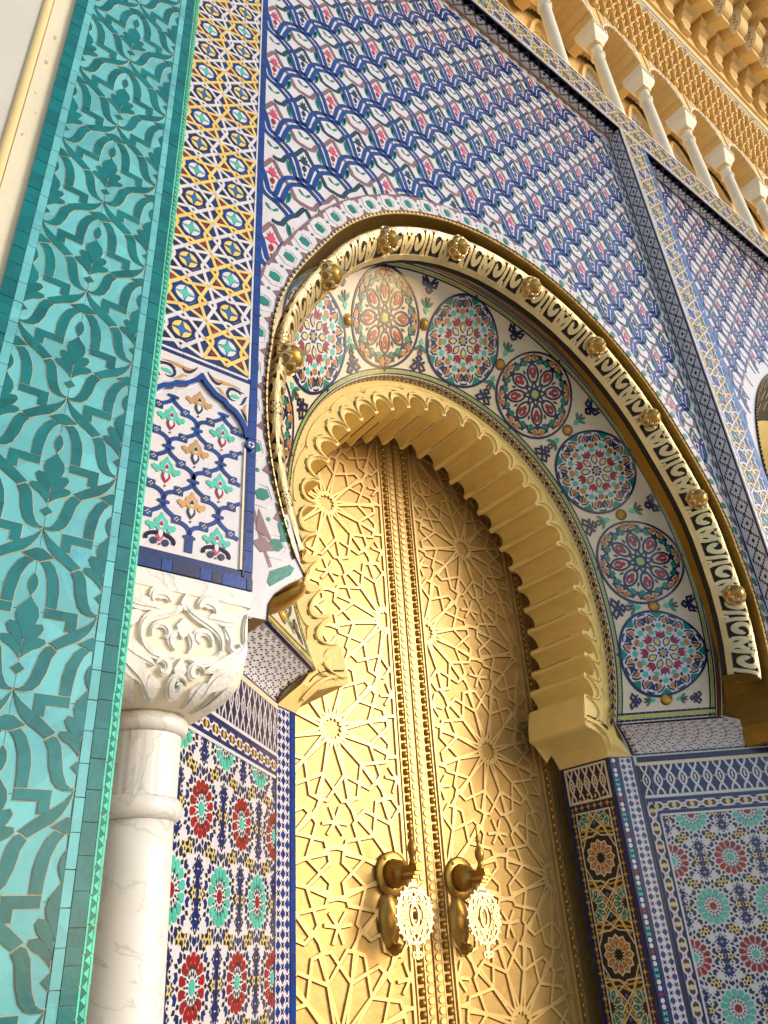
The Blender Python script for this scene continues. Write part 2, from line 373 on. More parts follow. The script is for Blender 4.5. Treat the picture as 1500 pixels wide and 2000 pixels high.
for k in range(-4, 8):
    greencell(0, 0.3735 * k, -0.1465, 0.1485, (1, -1))
    greencell(0.1475, 0.3735 * k + 0.1868, -0.1465, 0.1485, (-1,))
    greencell(-0.1475, 0.3735 * k + 0.1868, -0.1465, 0.1485, (1,))
b0, b1 = -1.3, 2.6
tilerow(z, 'light_border_tile', -0.1693, -0.1475, b0, b1, 0.068, M['turq'], h1=0.0048)
tilerow(z, 'light_border_tile', 0.1495, 0.1692, b0, b1, 0.066, M['turq'], h1=0.0048)
tilerow(z, 'dark_border_tile', -0.2045, -0.1705, b0, b1, 0.060, M['teal'], h1=0.0052)
tilerow(z, 'dark_border_tile', 0.1705, 0.2015, b0, b1, 0.062, M['teal'], h1=0.0052)
z.build('small_green_tiles')
# bevelled corner with a saw-tooth row
zs = Zone(gp, frame((0.5598, -0.3498, 2.49), (0.86, 0.5, 0), (0, 0, 1)), cap=295)
tilerow(zs, 'corner_tile', 0.0, 0.0055, b0, b1, 0.05, M['mint'], h1=0.003)
tilerow(zs, 'corner_tile', 0.0225, 0.029, b0, b1, 0.05, M['mint'], h1=0.003)
zs.tile('corner_bed', rect(0.0, 0.03, b0, b1), M['cream'], -0.02, 0.0)
for k in range(int((b1 - b0) / 0.021)):
    b = b0 + k * 0.021
    zs.tile('tooth_tile', [(0.0065, b + 0.001), (0.0218, b + 0.0102), (0.0065, b + 0.0198)], M['teal'], 0, 0.0028)
    zs.tile('tooth_tile', [(0.0215, b + 0.0115), (0.0215, b + 0.0305), (0.0072, b + 0.021)], M['mint'], 0, 0.0026)
zs.build('small_corner_tiles')
# ------------------------------------------------------------------ marble column and capital
cxm, cym = 0.86, 0.222
mc = thing('marble_column', 'white veined marble column with moulded necking under the carved capital', 'column', (cxm, cym, 0))
lathe('shaft', [(0.125, 0), (0.128, 0.3), (0.118, 1.2), (0.1125, 1.5), (0.106, 1.85), (0.104, 1.965)], cxm, cym, M['marble'], mc, 48)
lathe('lower_ring', [(0.106, 1.966), (0.117, 1.972), (0.1235, 1.986), (0.1245, 2.0), (0.1205, 2.016), (0.112, 2.026)], cxm, cym, M['marble'], mc, 48)
V, F, seg = [], [], 96
for zz in (2.027, 2.04, 2.19, 2.2):
    for k in range(seg):
        a = 2 * PI * k / seg; rr = 0.1075 - (0.0022 if (k % 6 == 0 and 2.03 < zz < 2.195) else 0); V.append((cxm + rr * math.cos(a), cym + rr * math.sin(a), zz))
for j in range(3):
    for k in range(seg): F.append((j * seg + k, j * seg + (k + 1) % seg, (j + 1) * seg + (k + 1) % seg, (j + 1) * seg + k))
solid('fluted_neck', V, F, M['marble'], mc, smooth=True)
lathe('upper_ring', [(0.108, 2.201), (0.121, 2.207), (0.126, 2.222), (0.1255, 2.238), (0.117, 2.252), (0.105, 2.258)], cxm, cym, M['marble'], mc, 48)
cp = thing('carved_capital', 'square white marble capital carved with scrolls and leaves on the column', 'capital', (cxm, cym, 2.26))
def superell(hw, p, k, n=72):
    a = 2 * PI * k / n; c, s_ = math.cos(a), math.sin(a); r = hw / ((abs(c) ** p + abs(s_) ** p) ** (1 / p)); return r * c, r * s_
prof = [(0.100, 2.0, 2.256), (0.130, 2.3, 2.259), (0.168, 3.4, 2.272), (0.195, 6, 2.295), (0.209, 11, 2.325), (0.216, 18, 2.36), (0.2190, 22, 2.41), (0.2195, 24, 2.575), (0.2195, 24, 2.6)]
V, F = [], []
for hw, p, zz in prof:
    for k in range(72):
        x, y = superell(hw, p, k); V.append((cxm + x, cym + y, zz))
for j in range(len(prof) - 1):
    for k in range(72): F.append((j * 72 + k, j * 72 + (k + 1) % 72, (j + 1) * 72 + (k + 1) % 72, (j + 1) * 72 + k))
F.append(tuple(range(71, -1, -1))); F.append(tuple(range((len(prof) - 1) * 72, len(prof) * 72)))
solid('bell', V, F, M['marbledirt'], cp, smooth=False)
box('abacus', cxm - 0.2225, cxm + 0.2225, cym - 0.2225, cym + 0.2225, 2.578, 2.633, M['marble'], cp)
def capf(a, b, h=0.0):           # front face of the capital: a from the axis, b height above its foot
    zz = 2.256 + max(0.0, min(0.377, b)); hw = prof[-1][0]; p = 26
    for (h0, p0, z0), (h1, p1, z1) in zip(prof, prof[1:]):
        if z0 <= zz <= z1: t = (zz - z0) / (z1 - z0); hw = h0 + (h1 - h0) * t; p = p0 + (p1 - p0) * t; break
    sc_ = hw / 0.2195; x = a * sc_
    y = hw * max(1e-6, 1 - min(abs(x) / hw, 0.9995) ** p) ** (1 / p)
    tilt = max(0.0, min(1.0, (0.13 - b) / 0.13))
    return Vector((cxm + x, cym - y - h, zz - h * 0.7 * tilt))
zc = Zone(cp, capf, cap=200)
def relief(name, pts, wd, h=0.010, taper=True): 
    zc.stroke(name, pts, wd * 1.3, M['marble'], -0.004, h, taper=taper); zc.stroke(name, pts, wd * 0.55, M['marble'], h - 0.002, h + 0.0035, taper=taper)
for s_ in (1, -1):
    X = lambda l: [(s_ * x, y) for x, y in l]
    relief('carved_scroll', X(bez((0.0, 0.285), (0.03, 0.24), (0.14, 0.25), (0.125, 0.16), 14)), 0.026, 0.012)
    relief('carved_scroll', X(bez((0.125, 0.165), (0.10, 0.10), (0.04, 0.125), (0.02, 0.118), 12)), 0.022, 0.010)
    relief('carved_scroll', X(spiral(0.060, 0.185, 0.036, 0.010, -0.4, 4.6, 18)), 0.018, 0.010)
    relief('carved_leaf', X(bez((0.01, 0.205), (0.035, 0.185), (0.045, 0.165), (0.02, 0.14), 10)), 0.020, 0.009)
    relief('carved_leaf', X(bez((0.045, 0.285), (0.055, 0.325), (0.11, 0.31), (0.10, 0.275), 12)), 0.036, 0.011)
    relief('carved_leaf', X(bez((0.075, 0.255), (0.12, 0.275), (0.165, 0.25), (0.18, 0.285), 12)), 0.036, 0.010)
    relief('carved_leaf', X(bez((0.13, 0.235), (0.155, 0.225), (0.165, 0.20), (0.15, 0.185), 10)), 0.03, 0.010)
    relief('carved_scroll', X(spiral(0.176, 0.185, 0.026, 0.008, 2.6, 7.6, 16)), 0.016, 0.010)
    relief('carved_leaf', X(bez((0.205, 0.20), (0.19, 0.13), (0.13, 0.12), (0.075, 0.09), 14)), 0.036, 0.013)
    relief('carved_leaf', X(bez((0.19, 0.12), (0.155, 0.085), (0.11, 0.08), (0.10, 0.03), 12)), 0.045, 0.014)
    relief('carved_scroll', X(spiral(0.052, 0.088, 0.024, 0.007, 0.3, 6.4, 16)), 0.017, 0.014)
    relief('carved_leaf', X(bez((0.21, 0.30), (0.20, 0.25), (0.205, 0.22), (0.21, 0.17), 8)), 0.014, 0.008)
zc.tile('carved_bud', [(-0.016, 0.285), (0, 0.262), (0.016, 0.285), (0.010, 0.302), (0, 0.322), (-0.010, 0.302)], M['marble'], -0.004, 0.014)
zc.tile('carved_bud', [(0, 0.245), (0.022, 0.215), (0.013, 0.19), (0, 0.178), (-0.013, 0.19), (-0.022, 0.215)], M['marble'], -0.004, 0.012)
zc.tile('carved_lozenge', [(0, 0.122), (0.020, 0.088), (0, 0.056), (-0.020, 0.088)], M['marble'], -0.004, 0.016)
relief('carved_scroll', spiral(0.0, 0.045, 0.030, 0.006, 0.2, 8.5, 22), 0.020, 0.016)
for a in (-0.17, -0.085, 0.085, 0.17): relief('carved_leaf', bez((a, 0.065), (a * 1.02, 0.045), (a * 0.95, 0.025), (a * 0.85, 0.006), 8), 0.05, 0.012)
zc.build('small_carving')
# ------------------------------------------------------------------ star zellige shared by pilaster strips and the frieze
def starcell(z, cx, cy, R, yellow, detail=True):
    A, B = ('yellow', 'red') if yellow else ('white', 'black')
    pol = lambda r, d: (cx + R * r * math.cos(math.radians(d)), cy + R * r * math.sin(math.radians(d)))
    wd = R * 0.145
    for k in range(4):
        d = 90 * k
        z.stroke('star_strap', [pol(0.93, d), pol(0.93, d + 90)], wd, M[A], 0, 0.0030)
        t, l, r = pol(1.36, d + 45), pol(0.60, d), pol(0.60, d + 90)
        z.stroke('star_strap', [l, t], wd, M[A], 0, 0.0024); z.stroke('star_strap', [t, r], wd, M[A], 0, 0.0027)
        if detail:
            z.tile('point_tile', [pol(1.0, d + 45), pol(0.80, d + 45 + 11), pol(0.80, d + 45 - 11)], M[B], 0, 0.0020)
            z.tile('point_tile', [pol(0.80, d), pol(0.66, d + 9), pol(0.66, d - 9)], M[B], 0, 0.0020)
    z.tile('octagon_tile', circ(cx, cy, R * 0.53, 8, a0=PI / 8), M['cobalt' if yellow else 'navy'], 0, 0.0018)
    for k in range(4):
        d = 90 * k
        if detail: z.tile('lens_tile', [pol(0.40, d + 45), pol(0.40, d + 25), pol(0.41, d + 3), pol(0.20, d + 25), pol(0.16, d + 45), pol(0.20, d + 65), pol(0.41, d + 87), pol(0.40, d + 65)], M['white' if yellow else 'yellow'], 0, 0.0026)
    z.tile('small_star_tile', star(cx, cy, R * 0.37, R * 0.13, 4, 0), M['aqua' if yellow else 'sky'], 0, 0.0030)
tp = thing('tiled_pilaster', 'blue pilaster of yellow and white interlaced stars standing on the marble capital', 'pilaster', (0.86, 0.4, 2.634))
box('core', 0.637, XL, 0.0, 0.62, 2.6335, ZT + 0.43, M['blue'], tp)
Fp = frame((0, 0, 0), (1, 0, 0), (0, 0, 1))
z = Zone(tp, Fp, cap=295)
PW = 0.1785
for k in range(16):
    for j in range(2): starcell(z, 0.771 + 0.18 * j, 3.596 + PW * k, 0.093, (k + j) % 2 == 1)
tilerow(z, 'white_border_tile', 1.0435, 1.051, 3.49, 6.6, 0.09, M['white'], h1=0.003)
tilerow(z, 'blue_border_tile', 1.053, 1.0825, 2.70, 6.6, 0.075, M['cobalt'], h1=0.004)
tilerow(z, 'white_border_tile', 0.66, 1.042, 3.482, 3.492, 0.11, M['white'], vertical=False, h1=0.003)
tilerow(z, 'blue_border_tile', 0.655, 1.052, 3.462, 3.4805, 0.07, M['blue'], vertical=False, h1=0.003)
# niche panel below the stars
NCX = 0.858
def pn(name, poly, mat, h1=0.003, h0=0.0): z.tile(name, poly, M[mat], h0, h1)
OG = [(0.0, 3.410), (0.02, 3.383), (0.055, 3.352), (0.093, 3.338), (0.105, 3.322), (0.135, 3.308), (0.16, 3.282), (0.177, 3.25), (0.183, 3.215)]
ogR = [(NCX + x, y) for x, y in OG]; ogL = [(NCX - x, y) for x, y in OG]
full = ogL[::-1] + ogR[1:]
# white spandrels above the ogee
z.tile('spandrel_ground', full + [(NCX + 0.188, 3.458), (NCX - 0.188, 3.458)], M['white'], 0, 0.0105)
z.stroke('ogee_band', full, 0.018, M['cobalt'], 0.0, 0.016)
z.stroke('ogee_band', [(x + (0.004 if x > NCX else -0.004), y + 0.016) for x, y in full], 0.003, M['white'], 0.0, 0.0135)
for s_ in (1, -1):
    z.tile('panel_edge', rect(*sorted((NCX + s_ * 0.176, NCX + s_ * 0.183)), 2.70, 3.17), M['cream'], 0, 0.008)
    z.tile('panel_groove', rect(*sorted((NCX + s_ * 0.1838, NCX + s_ * 0.188)), 2.70, 3.17), M['navy'], 0, 0.006)
    z.tile('roundel', circ(NCX + s_ * 0.2, 3.190, 0.021, 16), M['cobalt'], 0, 0.014)
    z.tile('roundel_star', star(NCX + s_ * 0.2, 3.190, 0.014, 0.012, 8), M['white'], 0, 0.0155)
    z.tile('roundel_star', star(NCX + s_ * 0.2, 3.190, 0.013, 0.0045, 4), M['cobalt'], 0, 0.017)
    SX = lambda l: [(NCX + s_ * x, y) for x, y in l]
    for pts, wd, mt in ((bez((0.03, 3.43), (0.05, 3.40), (0.10, 3.43), (0.15, 3.418), 10), 0.014, 'tan'), (bez((0.055, 3.385), (0.08, 3.39), (0.075, 3.36), (0.105, 3.355), 8), 0.012, 'tan'),
                        (bez((0.175, 3.36), (0.16, 3.33), (0.18, 3.31), (0.175, 3.28), 8), 0.012, 'tan'), (bez((0.02, 3.44), (0.04, 3.40), (0.07, 3.39), (0.075, 3.42), 10), 0.011, 'navy'),
                        (spiral(0.125, 3.375, 0.034, 0.018, 0.6, 5.2, 12), 0.010, 'navy'), (bez((0.10, 3.40), (0.12, 3.415), (0.14, 3.40), (0.165, 3.405), 8), 0.011, 'navy'),
                        (bez((0.15, 3.345), (0.17, 3.36), (0.165, 3.39), (0.18, 3.395), 8), 0.010, 'navy'), (bez((0.155, 3.33), (0.175, 3.31), (0.18, 3.27), (0.176, 3.255), 8), 0.011, 'navy'),
                        (bez((0.110, 3.368), (0.125, 3.385), (0.14, 3.37), (0.150, 3.38), 8), 0.016, 'aqua')):
        z.stroke('scroll_tile', SX(pts), wd, M[mt], 0.009, 0.0125, taper=True)
z.tile('panel_ground', [(NCX - 0.176, 2.70), (NCX + 0.176, 2.70)] + [(x, y) for x, y in full[::-1]], M['white'], 0, 0.0012)
DXN, DZN = 0.0935, 0.1035
def inpanel(x, y):
    a = abs(x - NCX)
    if a > 0.172 or y < 2.715: return False
    for (x0, y0), (x1, y1) in zip(OG, OG[1:]):
        if x0 <= a <= x1: return y < y0 + (y1 - y0) * (a - x0) / max(1e-6, x1 - x0) - 0.008
    return y < 3.2
def lat(name, pts, wd, mat, h1, taper=False):
    run = []
    for p in pts + [None]:
        if p is not None and inpanel(*p): run.append(p)
        else:
            if len(run) > 2: z.stroke(name, run, wd, M[mat], 0.001, h1, taper=taper)
            run = []
for i in range(-2, 3):
    for j in range(-1, 6):
        if (i + j) % 2: continue
        nx, ny = NCX + i * DXN, 3.181 - j * DZN
        for s_ in (1, -1):
            if ny - DZN > 2.70:
                mx, my = nx + s_ * DXN * 0.5, ny - DZN * 0.5
                lat('lattice_band', bez((nx, ny - 0.006), (nx + s_ * 0.006, ny - 0.028), (nx + s_ * 0.018, ny - 0.03), (mx - s_ * 0.008, my + 0.006), 8), 0.0145, 'cobalt', 0.0042)
                lat('lattice_band', bez((mx + s_ * 0.008, my - 0.006), (nx + s_ * (DXN - 0.010), my - 0.012), (nx + s_ * DXN, ny - DZN + 0.03), (nx + s_ * DXN, ny - DZN + 0.006), 8), 0.0145, 'cobalt', 0.0042)
                if inpanel(mx, my): 
                    z.tile('knot_tile', xf(star(0, 0, 0.021, 0.015, 4, PI / 4), mx, my, 0.0), M['cobalt'], 0.001, 0.005)
                    for q in ((0.006, 0), (-0.006, 0), (0, 0.006), (0, -0.006)): z.tile('knot_eye', circ(mx + q[0], my + q[1], 0.0028, 6), M['yellow'], 0.001, 0.0056)
        if inpanel(nx, ny): z.tile('node_tile', xf([(-0.020, 0.004), (-0.006, 0.006), (0.006, 0.006), (0.020, 0.004), (0.020, -0.004), (0.006, -0.007), (-0.006, -0.007), (-0.020, -0.004)], nx, ny), M['cobalt'], 0.001, 0.0052)
FLW = [(0, 58), (7, 44), (17, 34), (19, 22), (27, 19), (36, 23), (42, 16), (38, 6), (30, 4), (27, -4), (19, 0), (17, 8), (9, 2), (0, -12)]
FLW = [(x / 850, y / 900) for x, y in FLW] + [(-x / 850, y / 900) for x, y in FLW[::-1][1:-1]]
DROP = [(0, 8), (13, 0), (15, -14), (9, -27), (0, -38), (-9, -27), (-15, -14), (-13, 0)]
DROP = [(x / 1000, y / 1000) for x, y in DROP]
for i in range(-2, 3):
    for j in range(-1, 6):
        if (i + j) % 2 == 0: continue
        nx, ny = NCX + i * DXN, 3.181 - j * DZN
        if not inpanel(nx, ny) or ny < 2.74: continue
        tan = (i % 2 == 0); low = ny < 2.79
        fx = [(x + nx, y + ny) for x, y in FLW if True]
        fx = clip(clip(fx, 0, NCX - 0.174, False), 0, NCX + 0.174, True)
        pn('flower_tile', fx, 'tan' if tan else 'aqua', 0.0046)
        if inpanel(nx, ny + 0.04):
            pn('flower_heart', xf([(0, 40), (9, 24), (6, 14), (0, 6), (-6, 14), (-9, 24)], nx, ny, 0, 0.001, 0.001), 'white', 0.0055)
            pn('flower_heart', xf([(0, 34), (7, 22), (5, 16), (-5, 16), (-7, 22)], nx, ny, 0, 0.001, 0.001), 'black' if tan else 'crimson', 0.0062)
        if inpanel(nx, ny - 0.03):
            pn('drop_tile', xf(DROP, nx, ny, 0, 1.0, 1.0), ('dgreen' if tan else 'crimson') if not low else 'rose', 0.0040)
            pn('drop_eye', xf(DROP, nx, ny - 0.003, 0, 0.5, 0.62), 'white', 0.0058)
            pn('drop_tile', circ(nx, ny - 0.047, 0.0042, 4), 'dgreen' if tan else 'crimson', 0.0044)
z.tile('tree_stem', rect(NCX - 0.013, NCX + 0.013, 2.715, 2.775), M['cobalt'], 0.001, 0.005)
for s_ in (1, -1):
    for dx in (0.0, 0.0):
        lat('foot_scroll', [(NCX + s_ * (0.0935 + 0.045 * math.cos(a)), 2.735 + 0.022 * math.sin(a)) for a in lin(-0.3, 1.9, 9)], 0.012, 'navy', 0.005)
        lat('foot_scroll', [(NCX + s_ * (0.0935 - 0.045 * math.cos(a)), 2.735 + 0.022 * math.sin(a)) for a in lin(-0.3, 1.9, 9)], 0.012, 'navy', 0.005)
    pn('foot_leaf', circ(NCX + s_ * 0.075, 2.728, 0.012, 8), 'navy', 0.005); pn('foot_leaf', circ(NCX + s_ * 0.112, 2.728, 0.012, 8), 'navy', 0.005)
for a0, a1, mt in ((0.638, 0.70, 'blue'), (0.702, 0.775, 'blue'), (0.777, 0.81, 'cobalt'), (0.812, 0.90, 'navy'), (0.902, 0.94, 'cobalt'), (0.942, 0.975, 'navy'), (0.977, 1.06, 'cobalt'), (1.062, 1.0825, 'blue')):
    z.tile('base_tile', rect(a0, a1, 2.636, 2.674), M[mt], 0, 0.004 + random.uniform(0, 0.002))
tilerow(z, 'blue_border_tile', 1.046, 1.0525, 2.68, 3.46, 0.06, M['blue'], h1=0.004)
z.build('small_pilaster_tiles')
# ------------------------------------------------------------------ spandrel wall round the horseshoe opening
FOOT = [(1.37, 2.812), (1.299, 2.765), (1.247, 2.718), (1.222, 2.674), (1.216, 2.611), (1.159, 2.609)]
sw = thing('spandrel_wall', 'recessed zellige wall of blue waves and pink flowers round the horseshoe arch', 'tiled wall', (X0, YS, 2.6))
ths = lin(-121, 121, 83); V, F = [], []
def rectray(th):
    dx, dz = math.sin(math.radians(th)), math.cos(math.radians(th)); c = []
    if dx < -1e-6: c.append((XL - X0) / dx)
    if dx > 1e-6: c.append((XR - X0) / dx)
    if dz > 1e-6: c.append((ZT - ZO) / dz)
    if dz < -1e-6: c.append((2.6 - ZO) / dz)
    t = min(q for q in c if q > 0); return X0 + dx * t, ZO + dz * t
for th in ths:
    a, b = open_pt(th); c, d = rectray(th); V += [(a, YS, b), (c, YS, d)]
# keep the corners of the rectangle
for i in range(len(ths) - 1): F.append((2 * i, 2 * i + 2, 2 * i + 3, 2 * i + 1))
n0 = len(V); V += [(XL, YS, ZT), (XR, YS, ZT)]
for i in range(len(ths) - 1):
    if abs(V[2 * i + 1][0] - XL) < 1e-5 and abs(V[2 * i + 3][2] - ZT) < 1e-5: F.append((2 * i + 1, 2 * i + 3, n0))
    if abs(V[2 * i + 1][2] - ZT) < 1e-5 and abs(V[2 * i + 3][0] - XR) < 1e-5: F.append((2 * i + 1, 2 * i + 3, n0 + 1))
for s_ in (-1, 1):
    fx = lambda x: x if s_ < 0 else 2 * X0 - x
    e = len(V); V += [(fx(x), YS, z_) for x, z_ in FOOT] + [(fx(XL), YS, 2.609), (fx(XL), YS, 2.95), (fx(1.33), YS, 2.95)]
    f = tuple(range(e, len(V))); F.append(f if s_ < 0 else f[::-1])
solid('white_tile_ground', V, F, M['white'], sw)
Fs = frame((0, YS, 0), (1, 0, 0), (0, 0, 1))
WB1 = [(0, -95), (12, -88), (22, -76), (30, -42), (46, 25), (67, 73), (97, 100), (147, 128), (172, 138), (187, 141)]
WB2 = [(0, -136), (18, -131), (38, -121), (56, -99), (69, -40), (91, 26), (112, 58), (154, 88), (172, 96), (187, 99)]
WDG = [(0, 164), (12, 152), (28, 122), (50, 82), (88, 45), (112, 8), (131, -37), (160, -48), (187, -46)]
WDG2 = [(0, 128), (14, 118), (40, 62), (76, 24), (98, -14), (118, -60), (150, -82), (187, -86)]
def in_sp(x, z_, x1=XR, r_add=0.10):
    if not (XL + 0.02 < x < x1 - 0.02 and z_ < ZT - 0.02): return False
    dx, dz = x - X0, z_ - ZO
    return math.hypot(dx, dz) > r_open(math.degrees(math.atan2(dx, dz))) + r_add and z_ > 2.9
def wavecell(z, x, b, pink, inside, fine=True):
    K = lambda l, s_: [(x + s_ * p / 1000, b + q / 1000) for p, q in l]
    for s_ in (1, -1):
        for nm, l, wd, mt in (('blue_wave', WB1, 0.026, 'cobalt'), ('blue_wave', WB2, 0.026, 'cobalt'), ('wave_band', WDG, 0.025, 'mauve' if pink else 'dgreen')):
            P = K(l, s_); h = len(P) // 2 + 1
            for seg in (P[:h], P[h - 1:]):
                mid = seg[len(seg) // 2]
                if inside(*mid): z.stroke(nm, seg, wd, M[mt], 0, 0.0022 + (0.0004 if nm == 'blue_wave' else 0))
        if fine:
            for poly, mt in (([(106, -6), (86, -26), (78, -60), (78, -112), (98, -86), (108, -50)], 'green'), ([(36, -182), (22, -186), (6, -206), (-2, -212), (16, -214), (32, -200)], 'green'), ([(92, -258), (84, -272), (88, -300), (96, -326), (106, -300), (104, -270)], 'green'),
                             ([(60, -52), (72, -22), (64, -18), (52, -48)], 'yellow'), ([(118, 78), (142, 96), (136, 104), (112, 88)], 'yellow')):
                P = K(poly, s_)
                if inside(*P[0]): z.tile('leaf_tile', P, M[mt], 0, 0.0024)
    fl = 'rose' if pink else 'dgreen'
    KF = lambda l, s_: [(x + s_ * p * 1.45 / 1000, b + 0.004 + q * 1.25 / 1000) for p, q in l]
    if inside(x, b):
        z.tile('flower_tile', KF([(0, 22), (9, 30), (16, 66), (9, 58), (6, 84), (0, 70), (-6, 84), (-9, 58), (-16, 66), (-9, 30)], 1), M[fl], 0, 0.0026)
        z.tile('flower_tile', KF([(0, 24), (14, 32), (27, 26), (20, 42), (0, 46), (-20, 42), (-27, 26), (-14, 32)], 1), M[fl], 0, 0.0030)
        z.tile('bulb_tile', KF([(0, 18), (9, 6), (9, -8), (0, -24), (-9, -8), (-9, 6)], 1), M['red' if pink else 'navy'], 0, 0.0028)
        if fine: z.tile('bulb_tile', KF([(0, -30), (5, -38), (0, -48), (-5, -38)], 1), M[fl], 0, 0.0026)
z = Zone(sw, Fs, cap=280, margin=0.06)
for i in range(-1, 22):
    for j in range(-7, 8):
        wavecell(z, 1.397 + 0.187 * i, 5.628 + 0.475 * j + (0.2375 if i % 2 else 0), bool(i % 2), in_sp)
# band of hexagons following the opening
bandL, bandR = [], []
def archband(name, d0, d1, mat, h1, t0=-120, t1=120, n=120, h0=0.0):
    z.strip(name, [open_pt(t, d0) for t in lin(t1, t0, n)], [open_pt(t, d1) for t in lin(t1, t0, n)], M[mat], h0, h1)
archband('border_bed', 0.0, 0.122, 'white', 0.0042)
archband('mauve_line', 0.108, 0.124, 'mauve', 0.0058)
archband('mauve_line', 0.0, 0.014, 'mauve', 0.0056)
t = -118.0; k = 0
while t < 118:
    c = open_pt(t, 0.061); t2 = math.radians(-t)
    z.tile('hexagon_tile', xf([(-0.026, 0), (-0.016, 0.027), (0.016, 0.027), (0.026, 0), (0.016, -0.027), (-0.016, -0.027)], c[0], c[1], t2), M['green' if True else 'teal'], 0.004, 0.0072)
    z.stroke('hexagon_ring', xf([(-0.052, 0), (-0.030, 0.044), (0.030, 0.044), (0.052, 0), (0.030, -0.044), (-0.030, -0.044)], c[0], c[1], t2), 0.017, M['white'], 0.004, 0.0066, closed=True)
    for s_ in (1, -1):
        q = open_pt(t + 2.9, 0.061 + s_ * 0.036)
        z.tile('triangle_tile', xf([(-0.022, s_ * 0.012), (0.022, s_ * 0.012), (0.0, -s_ * 0.016)], q[0], q[1], math.radians(-(t + 2.9))), M['mauve'], 0.004, 0.0062)
    q = open_pt(t + 2.9, 0.061)
    z.tile('hexagon_tile', xf(circ(0, 0, 0.010, 4), q[0], q[1], t2), M['green'], 0.004, 0.0068)
    t += 5.8
# foot of the horseshoe: bigger teal pieces on white
for s_ in (-1,):
    z.tile('foot_bed', [(1.083, 2.612), (1.212, 2.614), (1.218, 2.676), (1.245, 2.722), (1.297, 2.769), (1.362, 2.812), (1.345, 2.90), (1.30, 3.05), (1.083, 3.05)], M['white'], 0, 0.0050)
    for poly, mt in (([(1.215, 2.755), (1.228, 2.742), (1.31, 2.805), (1.325, 2.835), (1.305, 2.845), (1.225, 2.800)], 'green'), ([(1.086, 2.66), (1.135, 2.705), (1.13, 2.735), (1.10, 2.72), (1.10, 2.76), (1.086, 2.75)], 'green'),
                     ([(1.15, 2.90), (1.185, 2.865), (1.245, 2.885), (1.20, 2.93)], 'mauve'), ([(1.165, 2.95), (1.235, 2.915), (1.175, 3.04)], 'mauve'), ([(1.27, 2.93), (1.30, 2.935), (1.30, 3.02), (1.275, 3.04), (1.255, 3.0)], 'green'), ([(1.086, 2.86), (1.105, 2.88), (1.105, 2.93), (1.086, 2.95)], 'green')):
        z.tile('foot_tile', poly, M[mt], 0.004, 0.0074)
# toothed border on the left, chain borders on the right and the top
z.tile('border_bed', rect(XL, XL + 0.055, 2.9, ZT), M['white'], 0, 0.0046)
tilerow(z, 'mauve_border_tile', XL + 0.046, XL + 0.060, 2.95, ZT - 0.02, 0.12, M['mauve'], h1=0.0062)
for k in range(46):
    b = 2.98 + k * 0.12
    if b < 8.4: z.tile('triangle_tile', [(XL + 0.046, b), (XL + 0.046, b + 0.05), (XL + 0.020, b + 0.028)], M['mauve'], 0.004, 0.0060)
z.tile('border_bed', rect(XR - 0.105, XR, 2.7, ZT), M['white'], 0, 0.0046)
z.tile('border_bed', rect(XL + 0.06, XR - 0.105, ZT - 0.085, ZT), M['white'], 0, 0.0046)
for k in range(48):
    b = 2.78 + k * 0.12
    if b > 8.4: break
    for s_ in (0.028, 0.078): z.tile('lozenge_tile', [(XR - s_, b - 0.042), (XR - s_ + 0.013, b - 0.02), (XR - s_ + 0.013, b + 0.02), (XR - s_, b + 0.042), (XR - s_ - 0.013, b + 0.02), (XR - s_ - 0.013, b - 0.02)], M['dgreen' if s_ < 0.05 else 'green'], 0.004, 0.0062)
    z.stroke('chain_tile', bez((XR - 0.053, b - 0.06), (XR - 0.035, b - 0.02), (XR - 0.071, b + 0.02), (XR - 0.053, b + 0.06), 7), 0.010, M['red' if k % 2 else 'mauve'], 0.004, 0.0060)
for k in range(32):
    a = XL + 0.12 + k * 0.12
    if a > XR - 0.14: break
    z.tile('lozenge_tile', xf([(-0.042, 0), (-0.02, 0.013), (0.02, 0.013), (0.042, 0), (0.02, -0.013), (-0.02, -0.013)], a, ZT - 0.05), M['dgreen' if k % 2 else 'red'], 0.004, 0.0062)
    z.stroke('chain_tile', bez((a - 0.06, ZT - 0.018), (a - 0.02, ZT - 0.034), (a + 0.02, ZT - 0.004), (a + 0.06, ZT - 0.018), 7), 0.010, M['black'], 0.004, 0.0060)
z.tile('buff_line', rect(XL, XR, ZT - 0.012, ZT), M['tan'], 0.003, 0.016)
z.build('small_wave_tiles')
